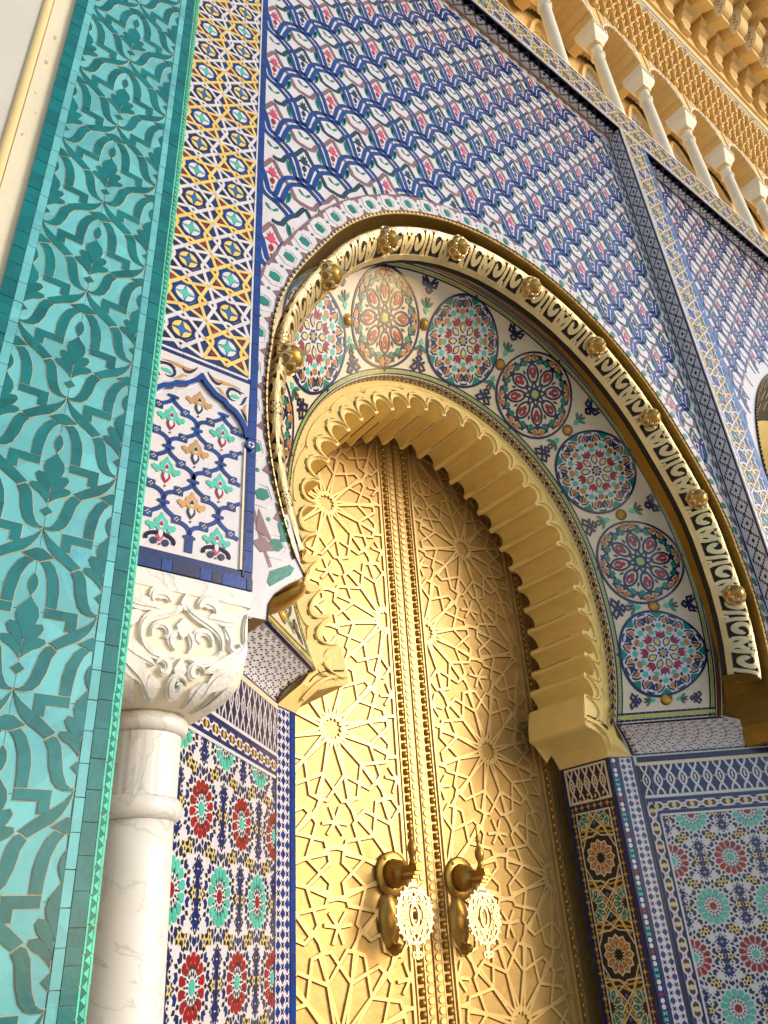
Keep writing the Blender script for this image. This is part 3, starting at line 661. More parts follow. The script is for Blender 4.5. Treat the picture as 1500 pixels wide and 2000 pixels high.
# ------------------------------------------------------------------ reveal with stepped diamonds, frieze and right pilaster
dr = thing('diamond_reveal', 'narrow white reveal with stepped black diamonds framing the top and right of the wave wall', 'reveal', (XR, 0.07, 5))
box('side_slab', XR, XR + 0.06, 0.0008, YS + 0.05, 2.2, ZT + 0.06, M['white'], dr)
box('soffit_slab', XL, XR, 0.0008, YS + 0.05, ZT, ZT + 0.06, M['white'], dr)
def diamonds(zone, a0, a1, n_, width, half=0.056):
    st = (a1 - a0) / n_
    zone.tile('edge_line', rect(a0, a1, 0.004, 0.017), M['navy'], 0, 0.002)
    zone.tile('edge_line', rect(a0, a1, width - 0.014, width - 0.004), M['navy'], 0, 0.002)
    c = width / 2
    for k in range(n_):
        m_ = a0 + (k + 0.5) * st
        for sx in (1, -1):
            for sy in (1, -1):
                for q in range(4):
                    u0, u1 = q / 4, (q + 1) / 4
                    xa, ya = m_ + sx * st * 0.5 * (1 - u0), c + sy * (c - 0.022) * (u0 + 0.12)
                    wx, wy = st * 0.5 / 4 + 0.003, (c - 0.022) / 4 * 0.72
                    zone.tile('step_tile', rect(min(xa, xa - sx * wx), max(xa, xa - sx * wx), ya - wy * 0.55, ya + wy * 0.55), M['black'], 0, 0.0016)
        zone.tile('diamond_tile', [(m_ - 0.020, c), (m_, c + 0.011), (m_ + 0.020, c), (m_, c - 0.011)], M['black'], 0, 0.0018)
zd = Zone(dr, frame((XR, 0, 0), (0, 0, 1), (0, 1, 0)), cap=280, margin=0.04)       # faces left
diamonds(zd, 2.5, ZT, 44, YS); zd.build('small_side_diamonds')
zd = Zone(dr, frame((0, YS, ZT), (1, 0, 0), (0, -1, 0)), cap=280, margin=0.04)     # faces down
zd.f = lambda a, b, h=0.0: Vector((a, b, ZT - h))
_t = zd.tile
def flip_tile(name, poly, mat, h0=0.0, h1=0.002, fm=None, label=None): _t(name, poly, mat, h0, h1, lambda a, b, h=0.0: Vector((a, -b + YS, ZT - h)), label)
zd.tile = flip_tile
diamonds(zd, XL, XR, 29, YS); zd.build('small_soffit_diamonds')
fz = thing('star_frieze', 'high horizontal frieze of small interlaced stars above the wave wall', 'frieze', (6, 0.2, ZT))
box('core', XL, 14.0, 0.0, 0.6, ZT + 0.0605, 8.93, M['cobalt'], fz)
box('lip', XL, 14.0, 0.0, 0.06, ZT, ZT + 0.06, M['white'], fz)
z = Zone(fz, frame((0, 0, 0), (1, 0, 0), (0, 0, 1)), cap=180, margin=0.05)
for k in range(44):
    for j in range(2): starcell(z, 2.25 + 0.18 * k, ZT + 0.125 + 0.18 * j, 0.093, (k + j) % 2 == 1, False)
z.tile('white_line', rect(2.0, 14, 8.865, 8.878), M['white'], 0, 0.003); z.tile('dark_line', rect(2.0, 14, 8.90, 8.915), M['navy'], 0, 0.003)
z.tile('white_line', rect(XL, 14, ZT + 0.005, ZT + 0.022), M['white'], 0, 0.003)
z.build('small_frieze_tiles')
rp = thing('right_pilaster', 'pale glossy pilaster of small stars between the two recessed wave walls', 'pilaster', (5.2, 0.3, 0))
box('core', XR + 0.0602, 5.42, 0.0, 0.6, 0, ZT, M['cobalt'], rp)
box('lip', XR, XR + 0.06, 0.0, 0.6, 0, 2.2, M['cobalt'], rp)
z = Zone(rp, frame((0, 0, 0), (1, 0, 0), (0, 0, 1)), cap=200, margin=0.05)
for k in range(30):
    for j in range(2): starcell(z, 5.118 + 0.18 * j, 3.2 + 0.18 * k, 0.093, (k + j) % 2 == 1, False)
z.tile('white_line', rect(XR + 0.003, XR + 0.020, 2.5, ZT), M['white'], 0, 0.003); z.tile('white_line', rect(5.305, 5.318, 2.5, ZT), M['white'], 0, 0.003)
z.tile('blue_line', rect(5.33, 5.40, 2.5, ZT), M['sky'], 0, 0.003)
z.build('small_pilaster_tiles')
# ------------------------------------------------------------------ brass hood tube round the opening
hd = thing('brass_hood', 'pierced brass tube with pointed bosses curving round the horseshoe arch', 'arch moulding', (X0, 0.25, ZO))
AR, AY, RT, YT = 0.038, 0.112, 0.10, 0.277
def tube_c(th): return open_pt(th, -0.122)
def tube_f(a, b, h=0.0):         # a degrees along the arch, b degrees round the tube (0 faces the street, 90 the axis)
    c = tube_c(a); t = math.radians(a); bb = math.radians(b)
    d = 0.447 * (AY + h) * math.cos(bb) - 0.894 * (AR + h) * math.sin(bb)
    return Vector((c[0] + d * math.sin(t), YT - 0.894 * (AY + h) * math.cos(bb) - 0.447 * (AR + h) * math.sin(bb), c[1] + d * math.cos(t)))
TE = 119
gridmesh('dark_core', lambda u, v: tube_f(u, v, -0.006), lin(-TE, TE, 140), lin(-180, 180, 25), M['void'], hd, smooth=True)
gridmesh('soffit_lining', lambda u, v: Vector((open_pt(u, 0.0)[0], v, open_pt(u, 0.0)[1])), lin(-120, 120, 140), [YS - 0.018, 0.56], M['dullbrass'], hd, smooth=True)
V = []
zt = Zone(hd, tube_f, cap=290, margin=0.05)
mscale = 1 / (1.58 * PI / 180); ms = 180 / (PI * RT)
def tmap(a, b, h=0.0): return tube_f(a * mscale + tmap.th, b * ms + 45, h)
def tstroke(pts, wd, h=0.0): zt.stroke('fretwork', pts, wd * 1.75, M['hood'], -0.004, 0.0035 + h, fm=tm)
seg = 13.2; nseg = 18
for k in range(nseg):
    th0 = -TE + (k + 0.5) * (2 * TE / nseg)
    tm = (lambda th0: (lambda a, b, h=0.0: tube_f(a * mscale + th0, b * ms * 1.5 + 10, h)))(th0)
    hw = (2 * TE / nseg) * PI / 180 * 1.58 / 2
    tstroke([(-hw, -0.128), (0, -0.128), (hw, -0.128)], 0.014); tstroke([(-hw, 0.125), (0, 0.125), (hw, 0.125)], 0.014)
    tstroke([(-hw, -0.12), (-hw, 0), (-hw, 0.12)], 0.010, 0.002)
    for s_ in (1, -1):
        for q in (1, -1):
            tstroke([(s_ * x, y * q) for x, y in spiral(0.095, 0.060, 0.052, 0.012, -2.6, 3.6, 16)], 0.0155)
            tstroke([(s_ * x, y * q) for x, y in bez((0.02, 0.115), (0.06, 0.10), (0.03, 0.04), (0.045, 0.0), 8)], 0.013)
            tstroke([(s_ * x, y * q) for x, y in bez((hw - 0.005, 0.01), (hw - 0.03, 0.03), (hw - 0.01, 0.08), (hw - 0.03, 0.115), 8)], 0.013)
            tstroke([(s_ * x, y * q) for x, y in bez((0.045, 0.0), (0.07, -0.012), (0.11, 0.0), (hw, 0.0), 8)], 0.012)
    for i in range(-2, 3):
        for j in range(-2, 3):
            if (i + j) % 2 == 0 and abs(i) + abs(j) < 4:
                tstroke([(i * 0.011 - 0.009, j * 0.016 - 0.013), (i * 0.011 + 0.009, j * 0.016 + 0.013)], 0.0065); tstroke([(i * 0.011 - 0.009, j * 0.016 + 0.013), (i * 0.011 + 0.009, j * 0.016 - 0.013)], 0.0065, 0.001)
    for q in (1, -1):
        tstroke([(x, q * y) for x, y in bez((-0.03, 0.045), (-0.015, 0.09), (0.015, 0.09), (0.03, 0.045), 9)], 0.014)
        tstroke([(0, q * 0.08), (0, q * 0.125)], 0.02)
zt.build('small_fretwork')
# toothed rim on the street side of the opening
zr = Zone(hd, frame((0, YS - 0.005, 0), (1, 0, 0), (0, 0, 1)), cap=290, margin=0.04)
tt = -119.0
while tt < 119:
    p, q, r_ = open_pt(tt, -0.012), open_pt(tt + 1.2, -0.012), open_pt(tt + 0.6, 0.010)
    zr.tile('tooth', [p, q, r_], M['hood'], -0.004, 0.004); tt += 1.25
zr.build('small_teeth')
# bosses: a pierced bell with a pointed tip
def revolve(name, prof, base, axis, mat, parent, seg=16, smooth=True):
    ax = Vector(axis).normalized(); u = ax.orthogonal().normalized(); v = ax.cross(u); V, F = [], []
    base = Vector(base)
    for r, d in prof:
        for k in range(seg):
            a = 2 * PI * k / seg; V.append(base + ax * d + u * (r * math.cos(a)) + v * (r * math.sin(a)))
    for j in range(len(prof) - 1):
        for k in range(seg): F.append((j * seg + k, j * seg + (k + 1) % seg, (j + 1) * seg + (k + 1) % seg, (j + 1) * seg + k))
    return solid(name, V, F, mat, parent, smooth)
for a in (-89, -65, -41, -17, 7.5, 31, 54, 77, 101):
    P0 = tube_f(a, 58, -0.012); ax = (tube_f(a, 58, 0.1) - tube_f(a, 58, 0.0)).normalized()
    bo = revolve('boss', [(0.075, 0.0), (0.070, 0.02), (0.060, 0.045), (0.046, 0.065), (0.030, 0.078), (0.014, 0.084)], P0, ax, M['bronze'], hd, 18)
    revolve('boss_tip', [(0.017, 0.080), (0.015, 0.086), (0.012, 0.10), (0.005, 0.118), (0.0006, 0.128)], P0, ax, M['hood'], bo, 10)
    rot = ax.orthogonal().normalized(); rv = ax.cross(rot)
    zb = Zone(bo, lambda a_, b_, h=0.0: P0 + ax * (0.002 + b_) + (rot * math.cos(a_) + rv * math.sin(a_)) * (0.0765 - 0.028 * (b_ / 0.065) ** 1.6 + h), cap=12)
    for k in range(9):
        c0 = 2 * PI * k / 9
        zb.stroke('boss_fretwork', [(c0 + 0.30 * math.cos(x), 0.032 + 0.022 * math.sin(x)) for x in lin(0, 5.6, 10)], 0.0095, M['hood'], -0.003, 0.004)
        zb.stroke('boss_fretwork', [(c0 + 0.35, 0.004), (c0 + 0.35, 0.060)], 0.05, M['hood'], -0.003, 0.0034)
    zb.build('boss_cutwork')
# feet: curled brass sheet under the horseshoe ends
for s_ in (-1, 1):
    fx = lambda x: x if s_ < 0 else 2 * X0 - x
    C_ = [open_pt(-119)] + FOOT; C_ = [(fx(x), zz) for x, zz in C_]
    V = []; 
    for y_ in (YS - 0.012, 0.47):
        for x, zz in C_: V.append((x + (0 if y_ < 0.3 else -s_ * 0.0), y_, zz))
    n_ = len(C_); F = [((i, i + 1, n_ + i + 1, n_ + i) if s_ < 0 else (i + 1, i, n_ + i, n_ + i + 1)) for i in range(n_ - 1)]
    solid('curled_foot', V, F, M['dullbrass'], hd, smooth=False)
    ec = [tube_f(s_ * (TE * -1 if False else TE), b, 0.004) for b in lin(-180, 180, 25)[:-1]]
    solid('end_cap', ec, [tuple(range(24)) if s_ > 0 else tuple(range(23, -1, -1))], M['dullbrass'], hd)
    if s_ < 0: gridmesh('scroll_end', lambda u, v: Vector((fx(1.31 + 0.175 * u - 0.0), YT + 0.055 - (0.075 * math.sin(PI * (0.15 + 0.85 * u)) + 0.02) * math.cos(v) * 1.3, 2.765 + 0.095 * u + (0.05 * math.sin(PI * (0.15 + 0.7 * u))) * math.sin(v))), lin(0, 1, 12), lin(0, 2 * PI, 17), M['bronze'], hd, smooth=True, flip=(s_ > 0))
# ------------------------------------------------------------------ splayed archivolt with medallions
av = thing('medallion_arch', 'cream splayed arch face with a ring of round mosaic medallions inside the brass tube', 'arch face', (X0, 0.7, ZC))
TA = 124
gridmesh('cream_ground', lambda u, v: cone_pt(u, v), lin(-TA, TA, 120), lin(0, 1.06, 8), M['cream'], av, smooth=True)
za = Zone(av, cone_pt, cap=290, margin=0.06)
def aband(name, v0, v1, mat, h1, step=None, mats=None, t0=-TA, t1=TA, skip=()):
    n = 150 if step is None else int((t1 - t0) / step)
    if step is None: za.strip(name, [(t, v1) for t in lin(t1, t0, n)], [(t, v0) for t in lin(t1, t0, n)], M[mat], 0, h1)
    else:
        st = (t1 - t0) / n
        for k in range(n): za.tile(name, rect(t0 + k * st + st * 0.03, t0 + (k + 1) * st - st * 0.03, v0, v1), M[mats[k % len(mats)] if mats else mat], 0, h1)
def step_pt(t, b, h=0.0):         # narrow step between the arch face and the yellow ring, b metres deep
    p = cone_pt(t, 0.0); d = Vector((p.x - X0, 0, p.z - ZC)).normalized(); return Vector((p.x, p.y + b, p.z)) - d * h
gridmesh('step_ground', lambda u, v: step_pt(u, v), lin(-TA, TA, 120), [0, YRING - YIN], M['cream'], av, smooth=True, flip=True)
k = 0; t = -TA + 1
zq = Zone(av, step_pt, cap=290, margin=0.05)
while t < TA:
    zq.tile('dot_tile', [(t + 0.9 * math.cos(a), 0.028 + 0.014 * math.sin(a)) for a in lin(0, 2 * PI, 9)[:-1]], M['black' if k % 2 else 'brown'], 0, 0.003)
    if k % 2 == 0:
        for s_ in (1, -1): zq.tile('dot_tile', [(t + s_ * 0.75, 0.028), (t + s_ * 0.25, 0.037), (t + s_ * 0.05, 0.028), (t + s_ * 0.25, 0.019)], M['gold'], 0, 0.004)
    for v_ in (0.006, 0.050): zq.tile('dot_tile', [(t + 0.75, v_ - 0.005), (t + 1.35, v_), (t + 0.75, v_ + 0.005), (t + 0.15, v_)], M['black'], 0, 0.003)
    t += 1.85; k += 1
zq.build('small_dots')
aband('navy_line', 0.008, 0.021, 'navy', 0.0030)
aband('lime_line', 0.024, 0.050, 'lime', 0.0026)
aband('navy_line', 0.053, 0.066, 'navy', 0.0030)
aband('navy_line', 0.932, 0.946, 'navy', 0.0030)
aband('lime_line', 0.950, 0.978, 'lime', 0.0026)
aband('navy_line', 0.982, 0.996, 'navy', 0.0030)
aband('mauve_line', 1.005, 1.05, 'brown', 0.0030)
for v_, st, wv in ((0.037, 0.95, 0.007), (0.964, 0.72, 0.008)):
    t = -TA
    while t < TA:
        za.tile('checker_tile', [(t - st * 0.27, v_), (t, v_ + wv), (t + st * 0.27, v_), (t, v_ - wv)], M['green'], 0.001, 0.0036); t += st
za.build('small_border_tiles')
VL = 0.7187   # slant length of the arch face for v = 0..1
def local(t0, v0):
    def f(a, b, h=0.0):
        v = v0 + b / VL; r = (RIN + (ROUT - RIN) * max(0.05, v)) if abs(t0) < 95 else (RIN + 0.09 + (ROUT - RIN - 0.09) * max(0.05, v))
        return cone_pt(t0 + math.degrees(a / r), v, h)
    return f
RM = 0.308
V0 = 0.502
def disc(z, name, r, mat, h): gridmesh(name, lambda u, v: z.f(v * math.cos(u), v * math.sin(u), h), lin(0, 2 * PI, 41), [0.0005, r * 0.2, r * 0.4, r * 0.6, r * 0.8, r], mat, z.parent, flip=True)
def medallion_lattice(z):
    disc(z, 'white_disc', RM, M['white'], 0.0022)
    z.stroke('navy_ring', circ(0, 0, RM + 0.004, 48), 0.017, M['navy'], 0, 0.0046, closed=True)
    P = lambda pts, ang, cx=0.0, cy=0.0: xf([(x + cx, y + cy) for x, y in pts], 0, 0, ang)
    z.tile('centre_tile', circ(0, 0, 0.016, 8), M['tan'], 0.001, 0.0042)
    for k in range(8):
        a = PI / 4 * k; b = a + PI / 8
        z.tile('dot_tile', P(circ(0, 0, 0.007, 5), a, 0, 0.031), M['dgreen'], 0.001, 0.0042)
        lens = [(0, -0.036), (0.020, -0.012), (0.020, 0.012), (0, 0.036), (-0.020, 0.012), (-0.020, -0.012)]
        z.tile('lens_tile', P(lens, b, 0, 0.088), M['black'], 0.001, 0.0042)
        z.tile('lens_tile', P([(x * 0.62, y * 0.66) for x, y in lens], b, 0, 0.088), M['white'], 0.001, 0.0048)
        z.tile('lens_tile', P([(x * 0.48, y * 0.56) for x, y in lens], b, 0, 0.088), M['yellow'], 0.001, 0.0054)
        z.tile('red_chevron', P([(0, 0.108), (0.030, 0.122), (0.027, 0.158), (0.006, 0.140), (0, 0.172), (-0.006, 0.140), (-0.027, 0.158), (-0.030, 0.122)], a), M['red'], 0.001, 0.0044)
        z.tile('aqua_tile', P([(-0.021, 0.158), (0.0, 0.146), (0.021, 0.158), (0.012, 0.172), (-0.012, 0.172)], b), M['aqua'], 0.001, 0.0042)
        z.tile('aqua_tile', P([(-0.018, 0.197), (0, 0.182), (0.018, 0.197), (0.012, 0.218), (-0.012, 0.218)], a), M['aqua'], 0.001, 0.0042)
        z.tile('ochre_tile', P([(-0.021, 0.186), (0, 0.178), (0.021, 0.186), (0.021, 0.204), (0, 0.212), (-0.021, 0.204)], b), M['ochre'], 0.001, 0.0042)
        # lobe
        z.tile('bow_tile', P([(-0.018, 0.225), (0, 0.243), (0.018, 0.225), (0.012, 0.250), (0.026, 0.275), (0, 0.268), (-0.026, 0.275), (-0.012, 0.250)], b), M['navy'], 0.001, 0.0042)
        for s_ in (1, -1):
            z.tile('ochre_tile', P([(s_ * 0.034, 0.232), (s_ * 0.052, 0.226), (s_ * 0.066, 0.240), (s_ * 0.058, 0.260), (s_ * 0.040, 0.258)], b), M['ochre'], 0.001, 0.0042)
            z.stroke('black_bar', P([(s_ * 0.022, 0.222), (s_ * 0.026, 0.245), (s_ * 0.044, 0.276)], b), 0.0085, M['black'], 0.001, 0.0042)
            z.stroke('black_bar', P([(s_ * 0.082, 0.225), (s_ * 0.078, 0.258), (s_ * 0.052, 0.284)], b), 0.0085, M['black'], 0.001, 0.0042)
            z.tile('black_bar', P([(s_ * 0.040, 0.192), (s_ * 0.050, 0.196), (s_ * 0.044, 0.214), (s_ * 0.034, 0.208)], b), M['black'], 0.001, 0.0042)
        z.stroke('black_bar', P([(-0.030, 0.292), (0, 0.297), (0.030, 0.292)], b), 0.0085, M['black'], 0.001, 0.0042)
        z.tile('green_tile', P([(-0.040, 0.300), (0, 0.262), (0.040, 0.300), (0.018, 0.306), (-0.018, 0.306)], a), M['green'], 0.001, 0.0036)
def medallion_flower(z):
    z.stroke('navy_ring', circ(0, 0, RM + 0.004, 48), 0.015, M['navy'], 0, 0.0046, closed=True)
    disc(z, 'cream_disc', RM - 0.008, M['cream'], 0.0018)
    P = lambda pts, ang: xf(pts, 0, 0, ang)
    z.tile('centre_tile', star(0, 0, 0.036, 0.026, 8), M['aqua'], 0.001, 0.0036)
    for k in range(4): z.tile('centre_tile', P([(0, 0), (0.012, 0.014), (0, 0.032), (-0.012, 0.014)], PI / 4 + k * PI / 2), M['lime'], 0.001, 0.0046)
    for k in range(8):
        a = PI / 4 * k; b = a + PI / 8
        t0, t1 = (0.098 * math.cos(a), 0.098 * math.sin(a)), (0.098 * math.cos(a + 3 * PI / 4), 0.098 * math.sin(a + 3 * PI / 4))
        z.stroke('star_line', [t0, t1], 0.0085, M['navy'], 0.001, 0.0044 + 0.0004 * (k % 2))
        z.stroke('loop_line', P(bez((0, 0.075), (0.055, 0.11), (0.060, 0.20), (0, 0.225), 10), a), 0.0095, M['navy'], 0.001, 0.0048)
        z.stroke('loop_line', P(bez((0, 0.075), (-0.055, 0.11), (-0.060, 0.20), (0, 0.225), 10), a), 0.0095, M['navy'], 0.001, 0.0044)
        for s_ in (1, -1):
            z.tile('tulip_tile', P([(s_ * x, y) for x, y in ((0.002, 0.118), (0.014, 0.128), (0.012, 0.142), (0.025, 0.150), (0.028, 0.172), (0.012, 0.196), (0.004, 0.196), (0.010, 0.170), (0.003, 0.150))], a), M['red'], 0.001, 0.0046)
            z.stroke('outer_line', P([(s_ * x, y) for x, y in bez((0, 0.225), (0.03, 0.25), (0.07, 0.24), (0.085, 0.275), 9)], a), 0.0085, M['navy'], 0.001, 0.0044)
            z.stroke('outer_line', P([(s_ * x, y) for x, y in bez((0.0, 0.285), (0.05, 0.292), (0.10, 0.262), (0.088, 0.215), 9)], a), 0.0085, M['navy'], 0.001, 0.0048)
            z.tile('green_leaf', P([(s_ * x, y) for x, y in ((0.040, 0.222), (0.060, 0.214), (0.082, 0.226), (0.070, 0.234), (0.078, 0.250), (0.058, 0.242), (0.048, 0.252))], a), M['green'], 0.001, 0.0054)
            z.tile('ochre_leaf', P([(s_ * x, y) for x, y in ((0.012, 0.292), (0.018, 0.266), (0.034, 0.252), (0.032, 0.270), (0.052, 0.266), (0.046, 0.284), (0.030, 0.296))], a), M['ochre'], 0.001, 0.0056)
        z.tile('cross_tile', P(star(0, 0.243, 0.022, 0.008, 4), a), M['navy'], 0.001, 0.0058)
        z.tile('cross_tile', P([(0, 0.165), (0.006, 0.178), (0, 0.196), (-0.006, 0.178)], b), M['navy'], 0.001, 0.0046)
KN = 0.0125
def knot(z, cy, s_, tail):
    for q in (1, -1):
        z.stroke('knot_band', [(q * x, cy + s_ * y) for x, y in [(0.0, -0.040), (0.018, -0.022), (0.0, -0.004), (-0.022, 0.014), (-0.048, 0.030), (-0.040, -0.002), (-0.012, -0.004), (0.010, 0.016), (0.034, 0.042)]] if tail else [(q * x, cy + s_ * y) for x, y in [(0, -0.044), (0.016, -0.028), (0.0, -0.012), (-0.030, 0.004), (-0.046, 0.022), (-0.022, 0.034), (0.0, 0.012), (0.020, -0.006), (0.040, -0.016)]], KN, M['navy'], 0.0005, 0.0046 + 0.0005 * q)
    for p in ((0, -0.022), (0.0, 0.008), (0.020, 0.014), (-0.020, 0.014)): z.tile('knot_eye', circ(p[0], cy + s_ * p[1], 0.0075, 4), M['gold'], 0.0005, 0.0034)
def leafspray(z, cy, s_):
    for q in (1, -1):
        z.tile('spray_leaf', [(q * x, cy + s_ * y) for x, y in ((0.002, -0.016), (0.016, -0.012), (0.036, 0.004), (0.040, 0.022), (0.024, 0.016), (0.008, 0.006))], M['aqua' if False else 'green'], 0.0005, 0.0038)
        z.tile('spray_leaf', [(q * x, cy + s_ * y) for x, y in ((0.002, -0.012), (0.010, 0.010), (0.018, 0.030), (0.008, 0.038), (0.001, 0.016))], M['brown'], 0.0005, 0.0044)
    z.tile('spray_leaf', [(0, cy + s_ * -0.050), (0.018, cy + s_ * -0.026), (0.0, cy + s_ * -0.010), (-0.018, cy + s_ * -0.026)], M['aqua'], 0.0005, 0.0036)
MED = [(-103, 'f'), (-77.5, 'f'), (-51.5, 'l'), (-25.8, 'f'), (0.3, 'l'), (26.7, 'f'), (53.9, 'l'), (81.2, 'f'), (106.5, 'l')]
MED = [(-106.5, 'l'), (-79.5, 'f'), (-52.5, 'l'), (-26.2, 'f'), (0.3, 'l'), (26.7, 'f'), (53.9, 'l'), (81.2, 'f'), (106.5, 'l')]
def empty_part(name, parent, at, label=None):
    o = bpy.data.objects.new(name, None); COL.objects.link(o); o.empty_display_size = 0.05; o.parent = parent; o.location = Vector(at) - POS[parent]; POS[o] = Vector(at)
    if label: o['label'] = label
    return o
for t, kind in MED:
    md = empty_part('medallion', av, cone_pt(t, V0), 'white lattice medallion with red chevrons' if kind == 'l' else 'medallion of red tulips and ochre leaves')
    zm = Zone(md, local(t, V0), cap=60, margin=0.04)
    _mt, _ms = zm.tile, zm.stroke
    zm.tile = lambda nm_, poly, mat, h0=0.0, h1=0.002, _mt=_mt: _mt(nm_, offset(poly, 0.0036), mat, h0, h1)
    zm.stroke = lambda nm_, pts, wd, mat, h0=0.0, h1=0.002, closed=False, _ms=_ms: _ms(nm_, pts, wd * ((1.65 if 'line' in nm_ else 1.3) if nm_ != 'navy_ring' else 1.0), mat, h0, h1, closed=closed)
    (medallion_lattice if kind == 'l' else medallion_flower)(zm)
    for s_ in (1, -1): zm.stroke('link_knot', [(-0.012, s_ * 0.318), (0.0, s_ * 0.333), (0.012, s_ * 0.318), (0, s_ * 0.303)], 0.007, M['navy'], 0, 0.0052, closed=True)
    zm.build('small_medallion_tiles')
mids = [(MED[i][0] + MED[i + 1][0]) / 2 for i in range(len(MED) - 1)]
for t in [-119.5] + mids + [119.5]:
    zm = Zone(av, local(t, V0), cap=290, margin=0.04); _f = zm.f
    end = abs(t) > 115
    if not end:
        zm.f = lambda a, b, h=0.0, _f=_f: _f(a * 1.35, (b - 0.262) * 1.3 + 0.255 if b > 0 else (b + 0.262) * 1.3 - 0.262, h)
        knot(zm, 0.262, 1, True); leafspray(zm, 0.165, 1); knot(zm, -0.262, -1, False); leafspray(zm, -0.180, -1)
    else:
        s_ = 1 if t > 0 else -1
        zm.f = local(t - s_ * 0.8, V0)
        for cy in (0.215, -0.225): knot(zm, cy, 1 if cy > 0 else -1, False)
        leafspray(zm, 0.115, 1); leafspray(zm, -0.125, -1)
    zm.build('small_knot_tiles')
    f0 = local(t if not end else t - (0.8 if t > 0 else -0.8), V0)
    zm = Zone(av, f0, cap=60); zm.stroke('stud_ring', circ(0, 0, 0.037, 18), 0.011, M['brown'], 0, 0.004, closed=True); zm.build('stud_rings')
    P0 = f0(0, 0, 0.001); ax = (f0(0, 0, 0.1) - f0(0, 0, 0)).normalized()
    st = revolve('stud', [(0.033, 0), (0.032, 0.006), (0.027, 0.014), (0.018, 0.020), (0.008, 0.0225), (0.0005, 0.023)], P0, ax, M['gold'], av, 18)
    zd_ = Zone(st, lambda a, b, h=0.0: P0 + (f0(a, b, 0) - f0(0, 0, 0)) + ax * (0.0225 * max(0, 1 - (a * a + b * b) / 0.033 ** 2) ** 0.55 + h), cap=20)
    for i in range(-2, 3):
        for j in range(-2, 3):
            a, b = (i + 0.5 * (j % 2)) * 0.0125, j * 0.0108
            if math.hypot(a, b) < 0.028: zd_.tile('stud_hole', circ(a, b, 0.0036, 6), M['brown'], 0, 0.0016)
    zd_.build('stud_holes')
# lower horizontal border of the arch face, both sides
zl = Zone(av, cone_pt, cap=290)
for s_ in (1, -1):
    for d0, d1, mt in ((0.25, 0.75, 'navy'), (0.95, 1.75, 'lime'), (1.95, 2.45, 'navy')):
        n_ = 14
        for k in range(n_):
            v0, v1 = 0.02 + 0.97 * k / n_ + 0.002, 0.02 + 0.97 * (k + 1) / n_ - 0.002
            zl.tile('foot_border_tile', [(s_ * (TA - d0), v0), (s_ * (TA - d1), v0), (s_ * (TA - d1), v1), (s_ * (TA - d0), v1)], M[mt], 0, 0.0032)
zl.build('small_foot_tiles')
# ------------------------------------------------------------------ yellow scalloped arch
ya = thing('scalloped_arch', 'yellow painted arch with a scalloped edge and deep ribbed underside', 'arch', (X0, 1.2, ZK))
DA = 9.0
cus = [9.0 * k for k in range(12)] + [107.4, 115.3, 122.8, 129.6, 136.5]
cus = [-c for c in cus[:0:-1]] + cus
prof = []
for i in range(len(cus) - 1):
    a0, a1 = cus[i], cus[i + 1]; m = (a0 + a1) / 2; r0, r1 = cusp_pt(a0), cusp_pt(a1)
    hw_ = DA / 2 * PI / 180 * 1.13
    for q, (u, d) in enumerate([(-1.0, 0.0), (-0.80, 0.004), (-0.76, 0.022), (-0.70, 0.045), (-0.55, 0.070), (-0.30, 0.088), (0, 0.094), (0.30, 0.088), (0.55, 0.070), (0.70, 0.045), (0.76, 0.022), (0.80, 0.004)]):
        t = (u + 1) / 2; prof.append((a0 + (a1 - a0) * t, r0 + (r1 - r0) * t + d, q))
prof.append((cus[-1], cusp_pt(cus[-1]), 0))
PT = lambda a, r, y: Vector((X0 + r * math.sin(math.radians(a)), y, ZK + r * math.cos(math.radians(a))))
def ring_outer(a):               # edge shared with the archivolt
    t = a if abs(a) < 110 else math.copysign(110 + (abs(a) - 110) * (13.9 / 26.5), a)
    p = cone_pt(max(-123.9, min(123.9, t)), 0.0); p.y = YRING; return p
YF, YB = YRING, 1.43
V, F = [], []; n_ = len(prof)
for a, r, q in prof: V.append(PT(a, r, YF))
for a, r, q in prof: V.append(PT(a, r, YB))
for i in range(n_ - 1): F.append((i, i + 1, n_ + i + 1, n_ + i))
ribs = solid('ribbed_underside', V, F, M['archpaint'], ya)
V, F = [], []
def fr_mid(a, r, u):
    o = ring_outer(a); p = PT(a, r, YF); q = p.lerp(o, u); q.y -= 0.010 * math.sin(PI * min(1, u * 1.2)); return q
us = (0, 0.12, 0.35, 0.7, 1.0)
for u in us:
    for a, r, q in prof: V.append(fr_mid(a, r, u))
for j in range(len(us) - 1):
    for i in range(n_ - 1): F.append((j * n_ + i + 1, j * n_ + i, (j + 1) * n_ + i, (j + 1) * n_ + i + 1))
solid('front_ring', V, F, M['archpaint'], ya)
V, F = [], []
for a, r, q in prof: V.append(PT(a, r, YB))
for a, r, q in prof: V.append(PT(a, 1.50, YB))
for i in range(n_ - 1): F.append((i, i + 1, n_ + i + 1, n_ + i))
solid('back_edge', V, F, M['archpaint'], ya)
zz_ = Zone(ya, lambda a, b, h=0.0: fr_mid(a, cusp_pt(a) + 0.0, max(0.0, b)) + Vector((0, -h - 0.001, 0)), cap=290, margin=0.05)
